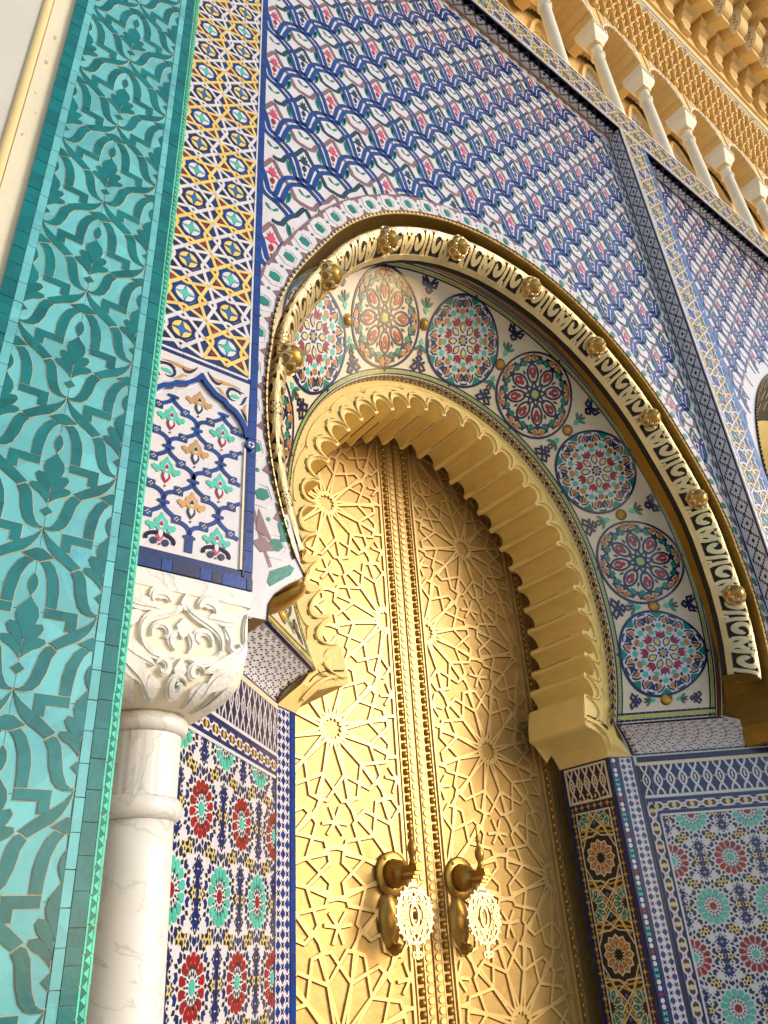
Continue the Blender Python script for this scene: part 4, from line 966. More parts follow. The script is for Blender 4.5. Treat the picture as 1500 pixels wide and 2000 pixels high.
# b runs from the cusp circle (0) to the outer edge of the ring (1)
for i in range(len(cus) - 1):
    m = (cus[i] + cus[i + 1]) / 2; hd_ = (cus[i + 1] - cus[i]) / 2
    zz_.stroke('lobe_bead', [(m + hd_ * 0.97 * math.cos(x), 0.10 + 0.44 * math.sin(x)) for x in lin(PI, 0, 13)], 0.062, M['archpaint'], -0.004, 0.010)
    for x0, x1 in ((2.5, 2.1), (1.85, 1.35), (1.1, 0.75)):
        zz_.stroke('cut_groove', [(m + hd_ * 0.97 * math.cos(x), 0.175 + 0.44 * math.sin(x)) for x in lin(x0, x1, 4)], 0.018 + 0.008 * random.random(), M['dirt'], 0, 0.0022)
for i in range(0, len(cus) - 2, 2):
    m = cus[i + 1]; hd_ = (cus[i + 2] - cus[i]) / 2
    zz_.stroke('long_bead', [(m + hd_ * 0.98 * math.cos(x), 0.66 + 0.14 * math.sin(x)) for x in lin(PI, 0, 13)], 0.022, M['archpaint'], -0.004, 0.007)
    zz_.stroke('cut_groove', [(m + hd_ * 0.98 * math.cos(x), 0.685 + 0.14 * math.sin(x)) for x in lin(2.6, 0.6, 8)], 0.010, M['ochre'], 0, 0.0016)
    zz_.stroke('cut_groove', [(m + hd_ + 0.7 * math.cos(x), 0.78 + 0.05 * math.sin(x)) for x in lin(0, 5.4, 9)], 0.011, M['ochre'], 0, 0.0018)
zz_.build('plaster_beads')
for i, a in enumerate(cus[2:-2]):        # painted joint lines along some ribs
    if random.random() < 0.75:
        r = cusp_pt(a); e = r + 0.006
        y0, y1 = YF + random.uniform(0.02, 0.16), YB - random.uniform(0.02, 0.2)
        d = 0.35
        V = [PT(a - d, e - 0.010, y0), PT(a - d, e - 0.010, y1), PT(a - d * 1.02, e - 0.0035, y1), PT(a - d * 1.02, e - 0.0035, y0)]
        solid('rib_crack', V, [(0, 1, 2, 3)], M['dirt'], ya)
# corbelled feet of the scalloped arch
for s_ in (1, -1):
    fx = lambda o_: X0 + s_ * o_
    PR = [(0.93, 2.947), (0.905, 2.86), (0.893, 2.79), (0.893, 2.765), (0.915, 2.752), (0.96, 2.745), (1.01, 2.735), (1.06, 2.715), (1.10, 2.685), (1.13, 2.645), (1.146, 2.6075)]
    BK = [(1.30, 2.947), (1.30, 2.6075)]
    PP = PR + BK[::-1]; n_ = len(PP)
    fy_ = lambda z_: YF + (YJ - YF) * max(0.0, min(1.0, (2.75 - z_) / 0.14))
    V = [(fx(o_), fy_(z_), z_) for o_, z_ in PP] + [(fx(o_), YB, z_) for o_, z_ in PP]
    F = [tuple(range(n_)) if s_ < 0 else tuple(range(n_ - 1, -1, -1)), tuple(range(n_, 2 * n_))[::-1] if s_ < 0 else tuple(range(n_, 2 * n_))]
    for i in range(n_):
        q = (i, (i + 1) % n_, n_ + (i + 1) % n_, n_ + i); F.append(q if s_ > 0 else q[::-1])
    solid('corbel_foot', V, F, M['archpaint'], ya)
    WB = [(0.93, 2.947, YF - 0.002), (0.893, 2.77, YF - 0.002), (0.96, 2.745, YF + 0.002), (1.06, 2.715, YF + 0.02), (1.13, 2.645, YJ - 0.015), (1.152, 2.608, YJ - 0.003), (1.295, 2.608, 0.953), (1.24, 2.66, 0.950), (1.17, 2.72, 0.945), (1.128, 2.785, 0.925), (1.20, 2.947, 0.95)]
    V = [(fx(o_), y_, z_) for o_, z_, y_ in WB]; f = tuple(range(len(V)))
    solid('foot_face', V, [f if s_ > 0 else f[::-1]], M['archpaint'], ya)
    zf = Zone(ya, lambda a, b, h=0.0, s_=s_: Vector((X0 + s_ * a, YF - 0.006 - h + max(0, (2.74 - b)) * 0.4, b)), cap=20)
    zf.stroke('foot_bead', bez((0.90, 2.80), (1.00, 2.79), (1.08, 2.76), (1.14, 2.66), 9), 0.014, M['archpaint'], -0.006, 0.008)
    zf.stroke('cut_groove', bez((0.92, 2.825), (1.02, 2.81), (1.08, 2.80), (1.12, 2.74), 7), 0.005, M['dirt'], -0.004, 0.004)
    zf.build('small_foot_beads')
# ------------------------------------------------------------------ splayed side panels below the arch
SD = Vector((1.15, 1.0, 0)).normalized()
def chainfrieze(z, a0, a1, b0, b1, pitch, ground='navy', line='white', wd=0.009):
    z.tile('frieze_ground', rect(a0, a1, b0, b1), M[ground], 0, 0.0015)
    H = b1 - b0; n_ = max(1, round((a1 - a0) / pitch)); p = (a1 - a0) / n_
    for k in range(n_):
        c = a0 + (k + 0.5) * p
        for s_ in (1, -1):
            z.stroke('frieze_link', [(c + s_ * p * 0.30 * math.cos(PI * 2 * t) , b0 + H * t) for t in lin(0.0, 1.0, 15)], wd, M[line], 0, 0.0034 + 0.0004 * s_)
        z.tile('frieze_dot', circ(c + p * 0.5 if k < n_ - 1 else c - p * 0.5, (b0 + b1) / 2, wd * 0.55, 4), M['yellow'], 0, 0.004)
        z.tile('frieze_bar', rect(c - wd * 0.4, c + wd * 0.4, b0 + H * 0.40, b0 + H * 0.60), M[line], 0, 0.003)
def chainborder(z, a0, a1, b, wd, vertical=False, pitch=0.095, ground='white'):
    n_ = max(1, round((a1 - a0) / pitch)); p = (a1 - a0) / n_
    tr = (lambda l: [(y, x) for x, y in l]) if vertical else (lambda l: l)
    z.tile('border_ground', tr(rect(a0, a1, b - wd / 2, b + wd / 2)), M['white'], 0, 0.0014)
    for k in range(n_):
        c = a0 + (k + 0.5) * p; q = wd * 0.30
        for s_ in (1, -1):
            z.tile('brown_petal', tr([(c + s_ * p * 0.08, b - q), (c + s_ * p * 0.24, b - q), (c + s_ * p * 0.36, b), (c + s_ * p * 0.24, b + q), (c + s_ * p * 0.08, b + q), (c + s_ * p * 0.14, b)]), M['brown'], 0, 0.0030)
            z.tile('yellow_petal', tr([(c + s_ * p * 0.02, b - q), (c + s_ * p * 0.14, b), (c + s_ * p * 0.02, b + q)]), M['yellow'], 0, 0.0034)
            z.tile('blue_corner', tr([(c + p * 0.5 - p * 0.22, b + s_ * wd * 0.5), (c + p * 0.5 + p * 0.22, b + s_ * wd * 0.5), (c + p * 0.5 + p * 0.08, b + s_ * wd * 0.26), (c + p * 0.5 - p * 0.08, b + s_ * wd * 0.26)]), M['blue'], 0, 0.0030)
        z.tile('red_dot', tr(circ(c + p * 0.5, b, wd * 0.09, 4)), M['red'], 0, 0.0032)
def rosette(z, cx, cy, R, red):
    A, B = ('red', 'green') if red else ('aqua', 'red')
    if red: B = 'aqua'
    P = lambda pts, ang: xf(pts, cx, cy, ang)
    z.tile('rosette_heart', star(cx, cy, R * 0.24, R * 0.19, 12), M[B], 0, 0.0030)
    n_ = 14
    for k in range(n_):
        a = 2 * PI * k / n_
        z.tile('petal_tile', P([(0, R * 0.50), (R * 0.085, R * 0.63), (R * 0.158, R * 0.83), (R * 0.125, R * 0.96), (0, R * 1.0), (-R * 0.125, R * 0.96), (-R * 0.158, R * 0.83), (-R * 0.085, R * 0.63)], a), M[A], 0, 0.0032)
        z.tile('kite_tile', P([(0, R * 0.30), (R * 0.042, R * 0.36), (0, R * 0.47), (-R * 0.042, R * 0.36)], a + PI / n_), M['black'], 0, 0.0026)
        z.tile('kite_tile', P([(0, R * 0.48), (R * 0.035, R * 0.56), (0, R * 0.66), (-R * 0.035, R * 0.56)], a + PI / n_), M['black'], 0, 0.0026)
        z.tile('kite_tile', P([(0, R * 0.99), (R * 0.085, R * 1.10), (0, R * 1.22), (-R * 0.085, R * 1.10)], a + PI / n_), M['black'], 0, 0.0026)
        z.tile('blue_piece', P([(0, R * 1.13), (R * 0.17, R * 1.26), (R * 0.12, R * 1.44), (0, R * 1.34), (-R * 0.12, R * 1.44), (-R * 0.17, R * 1.26)], a), M['blue'], 0, 0.0027)
        z.tile('kite_tile', P([(0, R * 1.27), (R * 0.085, R * 1.40), (0, R * 1.55), (-R * 0.085, R * 1.40)], a + PI / n_), M['black'], 0, 0.0024)
def fivestar(z, cx, cy, r, a0):
    z.tile('star_back', star(cx, cy, r * 1.25, r * 0.80, 5, a0 + PI / 5), M['black'], 0, 0.0020)
    z.tile('yellow_star', star(cx, cy, r * 1.05, r * 0.5, 5, a0), M['yellow'], 0, 0.0030)
    z.tile('star_eye', circ(cx, cy, r * 0.34, 5, a0=a0), M['sky'], 0, 0.0036)
def bluecluster(z, cx, cy, r):
    for k in range(4):
        a = PI / 2 * k + PI / 4
        z.tile('blue_arrow', xf([(0, 0.10), (0.34, 0.30), (0.44, 0.78), (0.10, 0.66), (-0.10, 0.66), (-0.44, 0.78), (-0.34, 0.30)], cx, cy, a, r, r), M['blue'], 0, 0.0028)
        z.tile('black_square', xf([(0, 0.78), (0.12, 0.92), (0, 1.06), (-0.12, 0.92)], cx, cy, a, r, r), M['black'], 0, 0.0026)
        z.tile('black_square', xf([(0, 0.80), (0.14, 0.94), (0, 1.08), (-0.14, 0.94)], cx, cy, a + PI / 4, r, r), M['black'], 0, 0.0026)
def mosaicpanel(z, f, px, pz, ox, oz, lo, hi, b0, b1):
    """rosette zellige; red rosettes at (ox, oz), aqua ones half a cell away"""
    zt_ = z.tile
    def clipped(name, poly, mat, h0=0.0, h1=0.002, fm=None, label=None):
        q = clip(clip(clip(clip(poly, 0, lo, False), 0, hi, True), 1, b0, False), 1, b1, True)
        if len(q) >= 3: zt_(name, q, mat, h0, h1, fm, label)
    z.tile = clipped
    R = 0.092
    for i in range(-2, 6):
        for j in range(-4, 3):
            for half in (0, 1):
                cx, cy = ox + (i + 0.5 * half) * px, oz + (j + 0.5 * half) * pz
                if not (lo - 0.2 < cx < hi + 0.2 and b0 - 0.25 < cy < b1 + 0.25): continue
                rosette(z, cx, cy, R, half == 0)
                if half == 0 or True:
                    for s_ in (1, -1): fivestar(z, cx + px * 0.5 + s_ * 0.028, cy, 0.022, 0 if s_ > 0 else PI)
                    for s_ in (1, -1): bluecluster(z, cx + px * 0.5, cy + s_ * 0.070, 0.040)
                    for sx in (1, -1):
                        for sy in (1, -1): fivestar(z, cx + sx * 0.071, cy + sy * 0.118, 0.022, sy * PI / 2)
                    bluecluster(z, cx, cy + pz * 0.5, 0.046)
    z.tile = zt_
def starstrip(z, a0, a1, b0, b1):
    w_ = a1 - a0; p = 0.0365
    z.tile('strip_ground', rect(a0, a1, b0, b1), M['white'], 0, 0.0012)
    n_ = int((b1 - b0) / p); cols = max(2, round(w_ / p))
    for k in range(n_):
        for c in range(cols):
            x, y = a0 + (c + 0.5) * w_ / cols, b1 - (k + 0.5) * p
            if (k + c) % 2: z.tile('blue_star', star(x, y, p * 0.46, p * 0.36, 8, PI / 8), M['cobalt'], 0, 0.0028)
            else:
                z.tile('blue_cross', star(x, y, p * 0.46, p * 0.17, 4, PI / 4), M['blue'], 0, 0.0028)
                for q in range(4): z.tile('red_dot', circ(x + p * 0.5 * math.cos(q * PI / 2), y + p * 0.5 * math.sin(q * PI / 2), p * 0.10, 4), M['red'], 0, 0.0032)
def frontcorner(b):   # points of the bevelled jamb corner
    return b
# left panel (a runs from the outer end towards the corner at a = 0)
lp = thing('left_mosaic_panel', 'rosette mosaic panel behind the marble column with red and green flowers', 'tiled panel', (1.5, 0.8, 0))
O = Vector((1.738, 0.95, 0)); Fl = frame(O, SD, (0, 0, 1))
solid('white_tile_ground', [Fl(-1.1, 0), Fl(0, 0), Fl(0, 2.62), Fl(-1.1, 2.62)], [(0, 1, 2, 3)], M['white'], lp)
z = Zone(lp, Fl, cap=285, margin=0.05)
mosaicpanel(z, Fl, 0.368, 0.497, -0.393, 2.058, -0.96, -0.012, 0.9, 2.285)
z.tile('blue_edge', rect(-0.012, 0.0, 0.9, 2.30), M['blue'], 0, 0.003)
z.tile('white_line', rect(-0.96, -0.012, 2.285, 2.297), M['white'], 0, 0.004)
tilerow(z, 'blue_line_tile', -0.96, 0, 2.298, 2.312, 0.07, M['blue'], vertical=False, h1=0.0036)
chainborder(z, -0.96, 0.0, 2.336, 0.044, pitch=0.080)
tilerow(z, 'blue_line_tile', -0.96, 0, 2.360, 2.378, 0.07, M['blue'], vertical=False, h1=0.0036)
z.tile('white_line', rect(-0.96, 0, 2.379, 2.392), M['white'], 0, 0.004)
chainfrieze(z, -0.96, 0.0, 2.393, 2.585, 0.062, 'navy'); z.tile('white_line', rect(-0.96, 0, 2.586, 2.61), M['cream'], 0, 0.004)
z.build('small_mosaic_tiles')
# right panel (a runs outwards from the corner)
rpn = thing('right_mosaic_panel', 'rosette mosaic panel right of the door with red and green flowers on white', 'tiled panel', (4.6, 0.8, 0))
Fr = frame(Vector((4.334, 0.95, 0)), (1.15, -1.0, 0), (0, 0, 1))
solid('white_tile_ground', [Fr(0, 0), Fr(1.1, 0), Fr(1.1, 2.62), Fr(0, 2.62)], [(0, 1, 2, 3)], M['white'], rpn)
z = Zone(rpn, Fr, cap=285, margin=0.05)
mosaicpanel(z, Fr, 0.340, 0.497, 0.098, 1.993, 0.094, 1.0, 0.9, 2.245)
chainborder(z, 0.9, 2.33, 0.045, 0.052, vertical=True, pitch=0.105)
z.tile('blue_edge', rect(0.0, 0.016, 0.9, 2.55), M['navy'], 0, 0.0032); z.tile('blue_edge', rect(0.072, 0.082, 0.9, 2.27), M['navy'], 0, 0.0032)
z.tile('white_line', rect(0.083, 0.094, 0.9, 2.257), M['white'], 0, 0.0042)
z.tile('white_line', rect(0.083, 1.0, 2.246, 2.257), M['white'], 0, 0.0042)
tilerow(z, 'blue_line_tile', 0.083, 1.0, 2.258, 2.276, 0.07, M['blue'], vertical=False, h1=0.0036)
chainborder(z, 0.02, 1.0, 2.303, 0.050, pitch=0.105)
tilerow(z, 'blue_line_tile', 0.02, 1.0, 2.330, 2.350, 0.07, M['blue'], vertical=False, h1=0.0036)
z.tile('white_line', rect(0.02, 1.0, 2.352, 2.368), M['white'], 0, 0.0042)
chainfrieze(z, 0.085, 1.0, 2.369, 2.545, 0.078, 'blue', wd=0.0125); chainfrieze(z, 0.017, 0.083, 2.369, 2.545, 0.066, 'navy', wd=0.009)
z.tile('white_line', rect(0.017, 1.0, 2.546, 2.565), M['cream'], 0, 0.0042)
tilerow(z, 'blue_line_tile', 0.017, 1.0, 2.567, 2.60, 0.06, M['navy'], vertical=False, h1=0.0036)
z.build('small_mosaic_tiles')
# bevelled jamb corners and the jamb faces
for s_, nm, lb in ((-1, 'left_corner_strip', 'narrow strip of blue stars on white at the left door jamb'), (1, 'right_corner_strip', 'narrow strip of blue stars on white edging the right door jamb')):
    A = Vector((X0 + s_ * XJ, YJ, 0)); B = Vector((X0 + s_ * 1.298, 0.95, 0))
    cs = thing(nm, lb, 'corner strip', A)
    l, r = (B, A) if s_ < 0 else (A, B)
    fm = frame(l, r - l, (0, 0, 1)); L_ = (r - l).length
    solid('ground', [fm(0, 0), fm(L_, 0), fm(L_, 2.607), fm(0, 2.607)], [(0, 1, 2, 3)], M['blue'], cs)
    z = Zone(cs, fm, cap=285, margin=0.04)
    if s_ < 0:
        starstrip(z, 0.006, 0.112, 0.9, 2.60); tilerow(z, 'blue_edge_tile', 0.118, L_ - 0.002, 0.9, 2.60, 0.075, M['cobalt'], h1=0.0036)
    else:
        starstrip(z, 0.066, 0.146, 0.9, 2.60); tilerow(z, 'blue_edge_tile', 0.148, L_ - 0.001, 0.9, 2.60, 0.075, M['navy'], h1=0.0036); tilerow(z, 'blue_edge_tile', 0.042, 0.063, 0.9, 2.60, 0.075, M['blue'], h1=0.0036)
        z.tile('bead_ground', rect(0.012, 0.040, 0.9, 2.60), M['blue'], 0, 0.002)
        seq = ('white', 'white', 'aqua', 'red', 'white', 'white', 'aqua')
        for k in range(58):
            b = 2.585 - k * 0.029
            mt = ('white', 'red', 'white', 'white', 'aqua', 'aqua', 'white')[k % 7]
            if mt == 'white': z.tile('bead_tile', circ(0.026, b, 0.0125, 10), M[mt], 0.001, 0.0040)
            else: z.tile('bead_tile', [(0.0145, b + 0.012), (0.026, b + 0.004), (0.0375, b + 0.012), (0.0375, b - 0.012), (0.026, b - 0.004), (0.0145, b - 0.012)], M[mt], 0.001, 0.0040)
        tilerow(z, 'blue_edge_tile', 0.001, 0.011, 0.9, 2.60, 0.06, M['blue'], h1=0.0032)
    z.build('small_strip_tiles')
for s_, nm, lb in ((-1, 'left_jamb', 'dark tiled reveal on the left of the brass doors'), (1, 'right_jamb', 'navy reveal right of the brass doors with orange and green rosettes in yellow chains')):
    x = X0 + s_ * XJ; jb = thing(nm, lb, 'door jamb', (x, 1.25, 0))
    W_ = YB - YJ
    if s_ > 0: fm = frame((x, YB, 0), (0, -1, 0), (0, 0, 1))
    else: fm = frame((x, YJ, 0), (0, 1, 0), (0, 0, 1))
    solid('ground', [fm(0, 0), fm(W_, 0), fm(W_, 2.606), fm(0, 2.606)], [(0, 1, 2, 3)], M['navy'], jb)
    box('return', *sorted((x, x + s_ * 0.25)), YB, YB + 0.003, 0, 2.6, M['navy'], jb)
    if s_ < 0: continue
    z = Zone(jb, fm, cap=285, margin=0.04)
    z.tile('frieze_edge', rect(0.03, W_ - 0.03, 2.374, 2.596), M['cream'], 0, 0.0010)
    chainfrieze(z, 0.045, W_ - 0.045, 2.39, 2.583, 0.068, 'navy', 'cream', 0.0115)
    a0, a1 = 0.075, W_ - 0.075
    z.tile('inner_frame', rect(a0 - 0.010, a1 + 0.010, 0.9, 2.322), M['cream'], 0, 0.0014); z.tile('inner_ground', rect(a0, a1, 0.9, 2.312), M['black'], 0, 0.0022)
    for b in [0.95 + 0.062 * k for k in range(23)]:
        for a in (0.045, W_ - 0.045):
            z.tile('yellow_cross', star(a, b, 0.019, 0.007, 4), M['gold'], 0, 0.003); z.tile('yellow_cross', [(a - 0.005, b + 0.031), (a, b + 0.041), (a + 0.005, b + 0.031), (a, b + 0.021)], M['gold'], 0, 0.003)
    for k in range(6): z.tile('yellow_cross', star(0.075 + k * (W_ - 0.15) / 5, 2.35, 0.019, 0.007, 4, 0), M['gold'], 0, 0.003)
    mid = (a0 + a1) / 2; hw = (a1 - a0) / 2
    def ros(cx, cy, R, mt, half=0):
        for k in range(12):
            a = 2 * PI * k / 12
            pet = xf([(0, R * 0.36), (R * 0.13, R * 0.60), (R * 0.14, R * 0.85), (0, R * 0.97), (-R * 0.14, R * 0.85), (-R * 0.13, R * 0.60)], cx, cy, a)
            big = xf([(0, R * 0.26), (R * 0.20, R * 0.60), (R * 0.23, R * 0.90), (0, R * 1.10), (-R * 0.23, R * 0.90), (-R * 0.20, R * 0.60)], cx, cy, a)
            for nm_, P_, m_, h_ in (('petal_edge', big, 'cream', 0.0030), ('petal_tile', pet, mt, 0.0040), ('petal_eye', xf([(0, R * 0.66), (R * 0.04, R * 0.76), (0, R * 0.86), (-R * 0.04, R * 0.76)], cx, cy, a), 'white', 0.0046)):
                P_ = clip(clip(clip(P_, 0, a0, False), 0, a1, True), 1, 2.312, True)
                z.tile(nm_, P_, M[m_], 0.001, h_)
        if a0 < cx < a1 and cy < 2.3: z.tile('rosette_heart', star(cx, cy, R * 0.27, R * 0.08, 6), M['black'], 0.001, 0.0048)
    for k in range(-1, 3):
        cy = 2.05 - 0.514 * k
        ros(mid, cy, 0.098, 'ochre')
        for c_ in (a0, a1): ros(c_, cy - 0.257, 0.098, 'green')
        for q in (1, -1):
            for dy in (0.135, 0.165): 
                z.stroke('yellow_band', [(mid - hw, cy + q * dy), (mid - 0.03, cy + q * (dy - 0.012)), (mid + 0.03, cy + q * (dy + 0.012)), (mid + hw, cy + q * dy)], 0.011, M['gold'] if cy + q * dy < 2.31 else M['black'], 0.001, 0.0034)
            for sx in (1, -1):
                pts = [(mid + sx * 0.006, cy + q * 0.257), (mid + sx * 0.05, cy + q * 0.19), (mid + sx * hw * 0.92, cy + q * 0.10)]
                if max(p[1] for p in pts) < 2.31:
                    z.stroke('yellow_band', pts, 0.010, M['gold'], 0.001, 0.0038)
                    z.stroke('cream_strap', [(mid + sx * hw, cy + q * 0.05), (mid + sx * 0.06, cy + q * 0.17), (mid - sx * 0.02, cy + q * 0.25)], 0.0075, M['cream'], 0.001, 0.0042)
                    z.stroke('cream_strap', [(mid + sx * hw, cy + q * 0.115), (mid + sx * 0.03, cy + q * 0.125), (mid - sx * hw * 0.6, cy + q * 0.20)], 0.0075, M['cream'], 0.001, 0.0046)
            if cy + q * 0.2 < 2.31: z.tile('blue_drop', circ(mid, cy + q * 0.20, 0.012, 6), M['sky'], 0.001, 0.0044)
    tilerow(z, 'jamb_edge_tile', 0.001, 0.018, 0.9, 2.60, 0.07, M['navy'], h1=0.003); tilerow(z, 'jamb_edge_tile', W_ - 0.016, W_ - 0.001, 0.9, 2.60, 0.07, M['blue'], h1=0.003)
    z.build('small_jamb_tiles')
# ------------------------------------------------------------------ coved corbels under the arch face
for s_, nm, lb in ((-1, 'left_cove', 'curved corbel of tiny black stars on white beside the marble capital'), (1, 'right_cove', 'curved corbel of tiny black stars on white above the right panel frieze')):
    cv = thing(nm, lb, 'corbel', (X0 + s_ * 1.6, 0.7, 2.61))
    fx = lambda o_: X0 + s_ * o_
    def cove(u, b, h=0.0):      # u 0 inner..1 outer, b 0 bottom..1 top
        t = b * PI / 2; k = 1 - math.cos(t); hgt = math.sin(t) if False else b
        lo_ = Vector((fx(1.300 + 0.80 * u), 0.95 - 0.695 * u, 2.612)); hi = Vector((fx(1.130 + 0.495 * u), 0.903 - 0.415 * u, 2.783))
        p = lo_.lerp(hi, b); e = k - b
        o_ = hi - lo_; p += Vector((o_.x, o_.y, 0)) * e
        n_ = Vector((-s_ * 0.56, -0.70, -0.45)); return p + n_ * h
    gridmesh('white_tile_ground', lambda u, v: cove(u, v), lin(-0.02, 1.04, 12), lin(0, 1, 10), M['white'], cv, smooth=True, flip=(s_ < 0))
    z = Zone(cv, cove, cap=285, margin=0.04)
    if s_ < 0:
        base = z.f
    nu, nb = 21, 8
    for i in range(nu):
        for j in range(nb):
            u, b = (i + 0.5) / nu, 0.06 + (j + 0.5) * 0.88 / nb
            du, db = 0.62 / nu, 0.54 / nb
            hz = (i + j) % 2 == 0
            for q in (1, -1):
                bow = [(0.10, 0.30), (0.42, 0.62), (0.55, 0.34), (0.38, 0.10), (0.62, -0.02), (0.30, -0.10)]
                P_ = [(q * x, q * y) for x, y in bow] if hz else [(q * y, -q * x) for x, y in bow]
                z.tile('black_arrow', [(u + du * x, b + db * y) for x, y in P_], M['black' if hz else 'navy'], 0, 0.0018)
    for k in range(20):
        u0, u1 = k / 20 + 0.002, (k + 1) / 20 - 0.002
        z.tile('edge_tile', rect(u0, u1, 0.0, 0.055), M['navy'], 0, 0.004); z.tile('edge_tile', rect(u0, u1, 0.95, 1.0), M['navy'], 0, 0.004)
    for k in range(10):
        z.tile('edge_tile', rect(-0.012, 0.006, k / 10 + 0.004, (k + 1) / 10 - 0.004), M['navy'], 0, 0.004)
        z.tile('chain_tile', [(0.020 + 0.010 * math.cos(x), k / 10 + 0.05 + 0.035 * math.sin(x)) for x in lin(0, 2 * PI, 9)[:-1]], M['brown' if k % 2 else 'gold'], 0, 0.0036)
    z.build('small_cove_tiles')
    # ledge closing the bottom of the arch face
    solid('ledge', [cone_pt(s_ * TA, 0.0), cone_pt(s_ * TA, 1.06), cone_pt(s_ * TA, 1.06) + Vector((s_ * 0.3, 0.2, 0)), cone_pt(s_ * TA, 0.0) + Vector((s_ * 0.3, 0.2, 0))], [(0, 1, 2, 3) if s_ > 0 else (3, 2, 1, 0)], M['cream'], cv)
# ------------------------------------------------------------------ brass doors
def seg_clip(p, q, x0, x1, y0, y1):
    t0, t1 = 0.0, 1.0; dx, dy = q[0] - p[0], q[1] - p[1]
    for d, lo, hi, s_ in ((dx, x0, x1, p[0]), (dy, y0, y1, p[1])):
        if abs(d) < 1e-9:
            if not lo <= s_ <= hi: return None
        else:
            a, b = (lo - s_) / d, (hi - s_) / d
            if a > b: a, b = b, a
            t0, t1 = max(t0, a), min(t1, b)
    if t1 - t0 < 1e-3: return None
    return (p[0] + dx * t0, p[1] + dy * t0), (p[0] + dx * t1, p[1] + dy * t1)
Fd = frame((0, YD, 0), (1, 0, 0), (0, 0, 1))
DLAT, ZSC = 0.866, 0.973
def strapwork(z, cx, cz, x0, x1, y0, y1, dxs):
    segs = {}
    def add(p, q):
        c = seg_clip(p, q, x0, x1, y0, y1)
        if c is None: return
        a, b = c
        if math.hypot(a[0] - b[0], a[1] - b[1]) < 0.012: return
        k = (round((a[0] + b[0]) * 150), round((a[1] + b[1]) * 150))
        segs.setdefault(k, (a, b))
    cents = []
    for j in range(-3, 6):
        for i in range(-2, 3):
            for h in (0, 1): cents.append((cx + (i + 0.5 * h) * DLAT, cz + (2 * j + h) * 0.75 * ZSC))
    pt = lambda c, r, d: (c[0] + r * math.cos(math.radians(d)), c[1] + ZSC * r * math.sin(math.radians(d)))
    for c in cents:
        if not (x0 - 0.45 < c[0] < x1 + 0.45 and y0 - 0.5 < c[1] < y1 + 0.5): continue
        for k in range(12):
            d = 30 * k
            B, G0, G1 = pt(c, 0.335, d), pt(c, 0.262, d + 15), pt(c, 0.262, d - 15); I = pt(c, 0.058, d)
            ext = lambda p, q, e: (q[0] + (q[0] - p[0]) / math.hypot(q[0] - p[0], q[1] - p[1]) * e, q[1] + (q[1] - p[1]) / math.hypot(q[0] - p[0], q[1] - p[1]) * e)
            F0, F1 = ext(I, G0, 0.135), ext(I, G1, 0.135)
            add(I, F0); add(I, F1); add(G0, ext(G0, B, 0.075)); add(G1, ext(G1, B, 0.075))
            add(I, pt(c, 0.078, d + 15)); add(I, pt(c, 0.078, d - 15))
            H0, H1 = ext(G1, B, 0.075), ext(G0, B, 0.075)
            add(F0, H0); add(F1, H1)
            if k % 2 == 0:
                n_ = (c[0] + DLAT * math.cos(math.radians(d)), c[1] + ZSC * DLAT * math.sin(math.radians(d)))
                add(F0, pt(n_, 0.398, d + 180 - 19)); add(F1, pt(n_, 0.398, d + 180 + 19))
            else: add(pt(c, 0.43, d - 4), pt(c, 0.50, d)); add(pt(c, 0.43, d + 4), pt(c, 0.50, d))
    for a, b in segs.values():
        ex = 0.006; L_ = math.hypot(b[0] - a[0], b[1] - a[1]); u = ((b[0] - a[0]) / L_ * ex, (b[1] - a[1]) / L_ * ex)
        z.stroke('shade_dirt_line', [(a[0] + 0.0035, a[1] - 0.0035), (b[0] + 0.0035, b[1] - 0.0035)], 0.0205, M['shade_dirt'], 0.0, 0.0009)  # strap's contact shadow and dirt, painted as a dark line to the lower right
        z.stroke('strap', [(a[0] - u[0], a[1] - u[1]), (b[0] + u[0], b[1] + u[1])], 0.0165, M['strap'], 0.0, 0.0105 + random.uniform(-0.0012, 0.0012))
bead_prof = [(0.0205, 0.0), (0.0205, 0.006), (0.018, 0.013), (0.013, 0.0185), (0.006, 0.0215), (0.0008, 0.022)]
def bead_mesh():
    V, F = [], []; n_ = 16
    for r, d in bead_prof:
        for k in range(n_):
            a = 2 * PI * k / n_; rr = r * (1.0 if k % 2 else 0.86); V.append((rr * math.cos(a), -d, rr * math.sin(a)))
    for j in range(len(bead_prof) - 1):
        for k in range(n_): F.append((j * n_ + k, (j + 1) * n_ + k, (j + 1) * n_ + (k + 1) % n_, j * n_ + (k + 1) % n_)[::-1])
    return mesh('bead', V, F, [M['bronze']])
BEAD = bead_mesh()
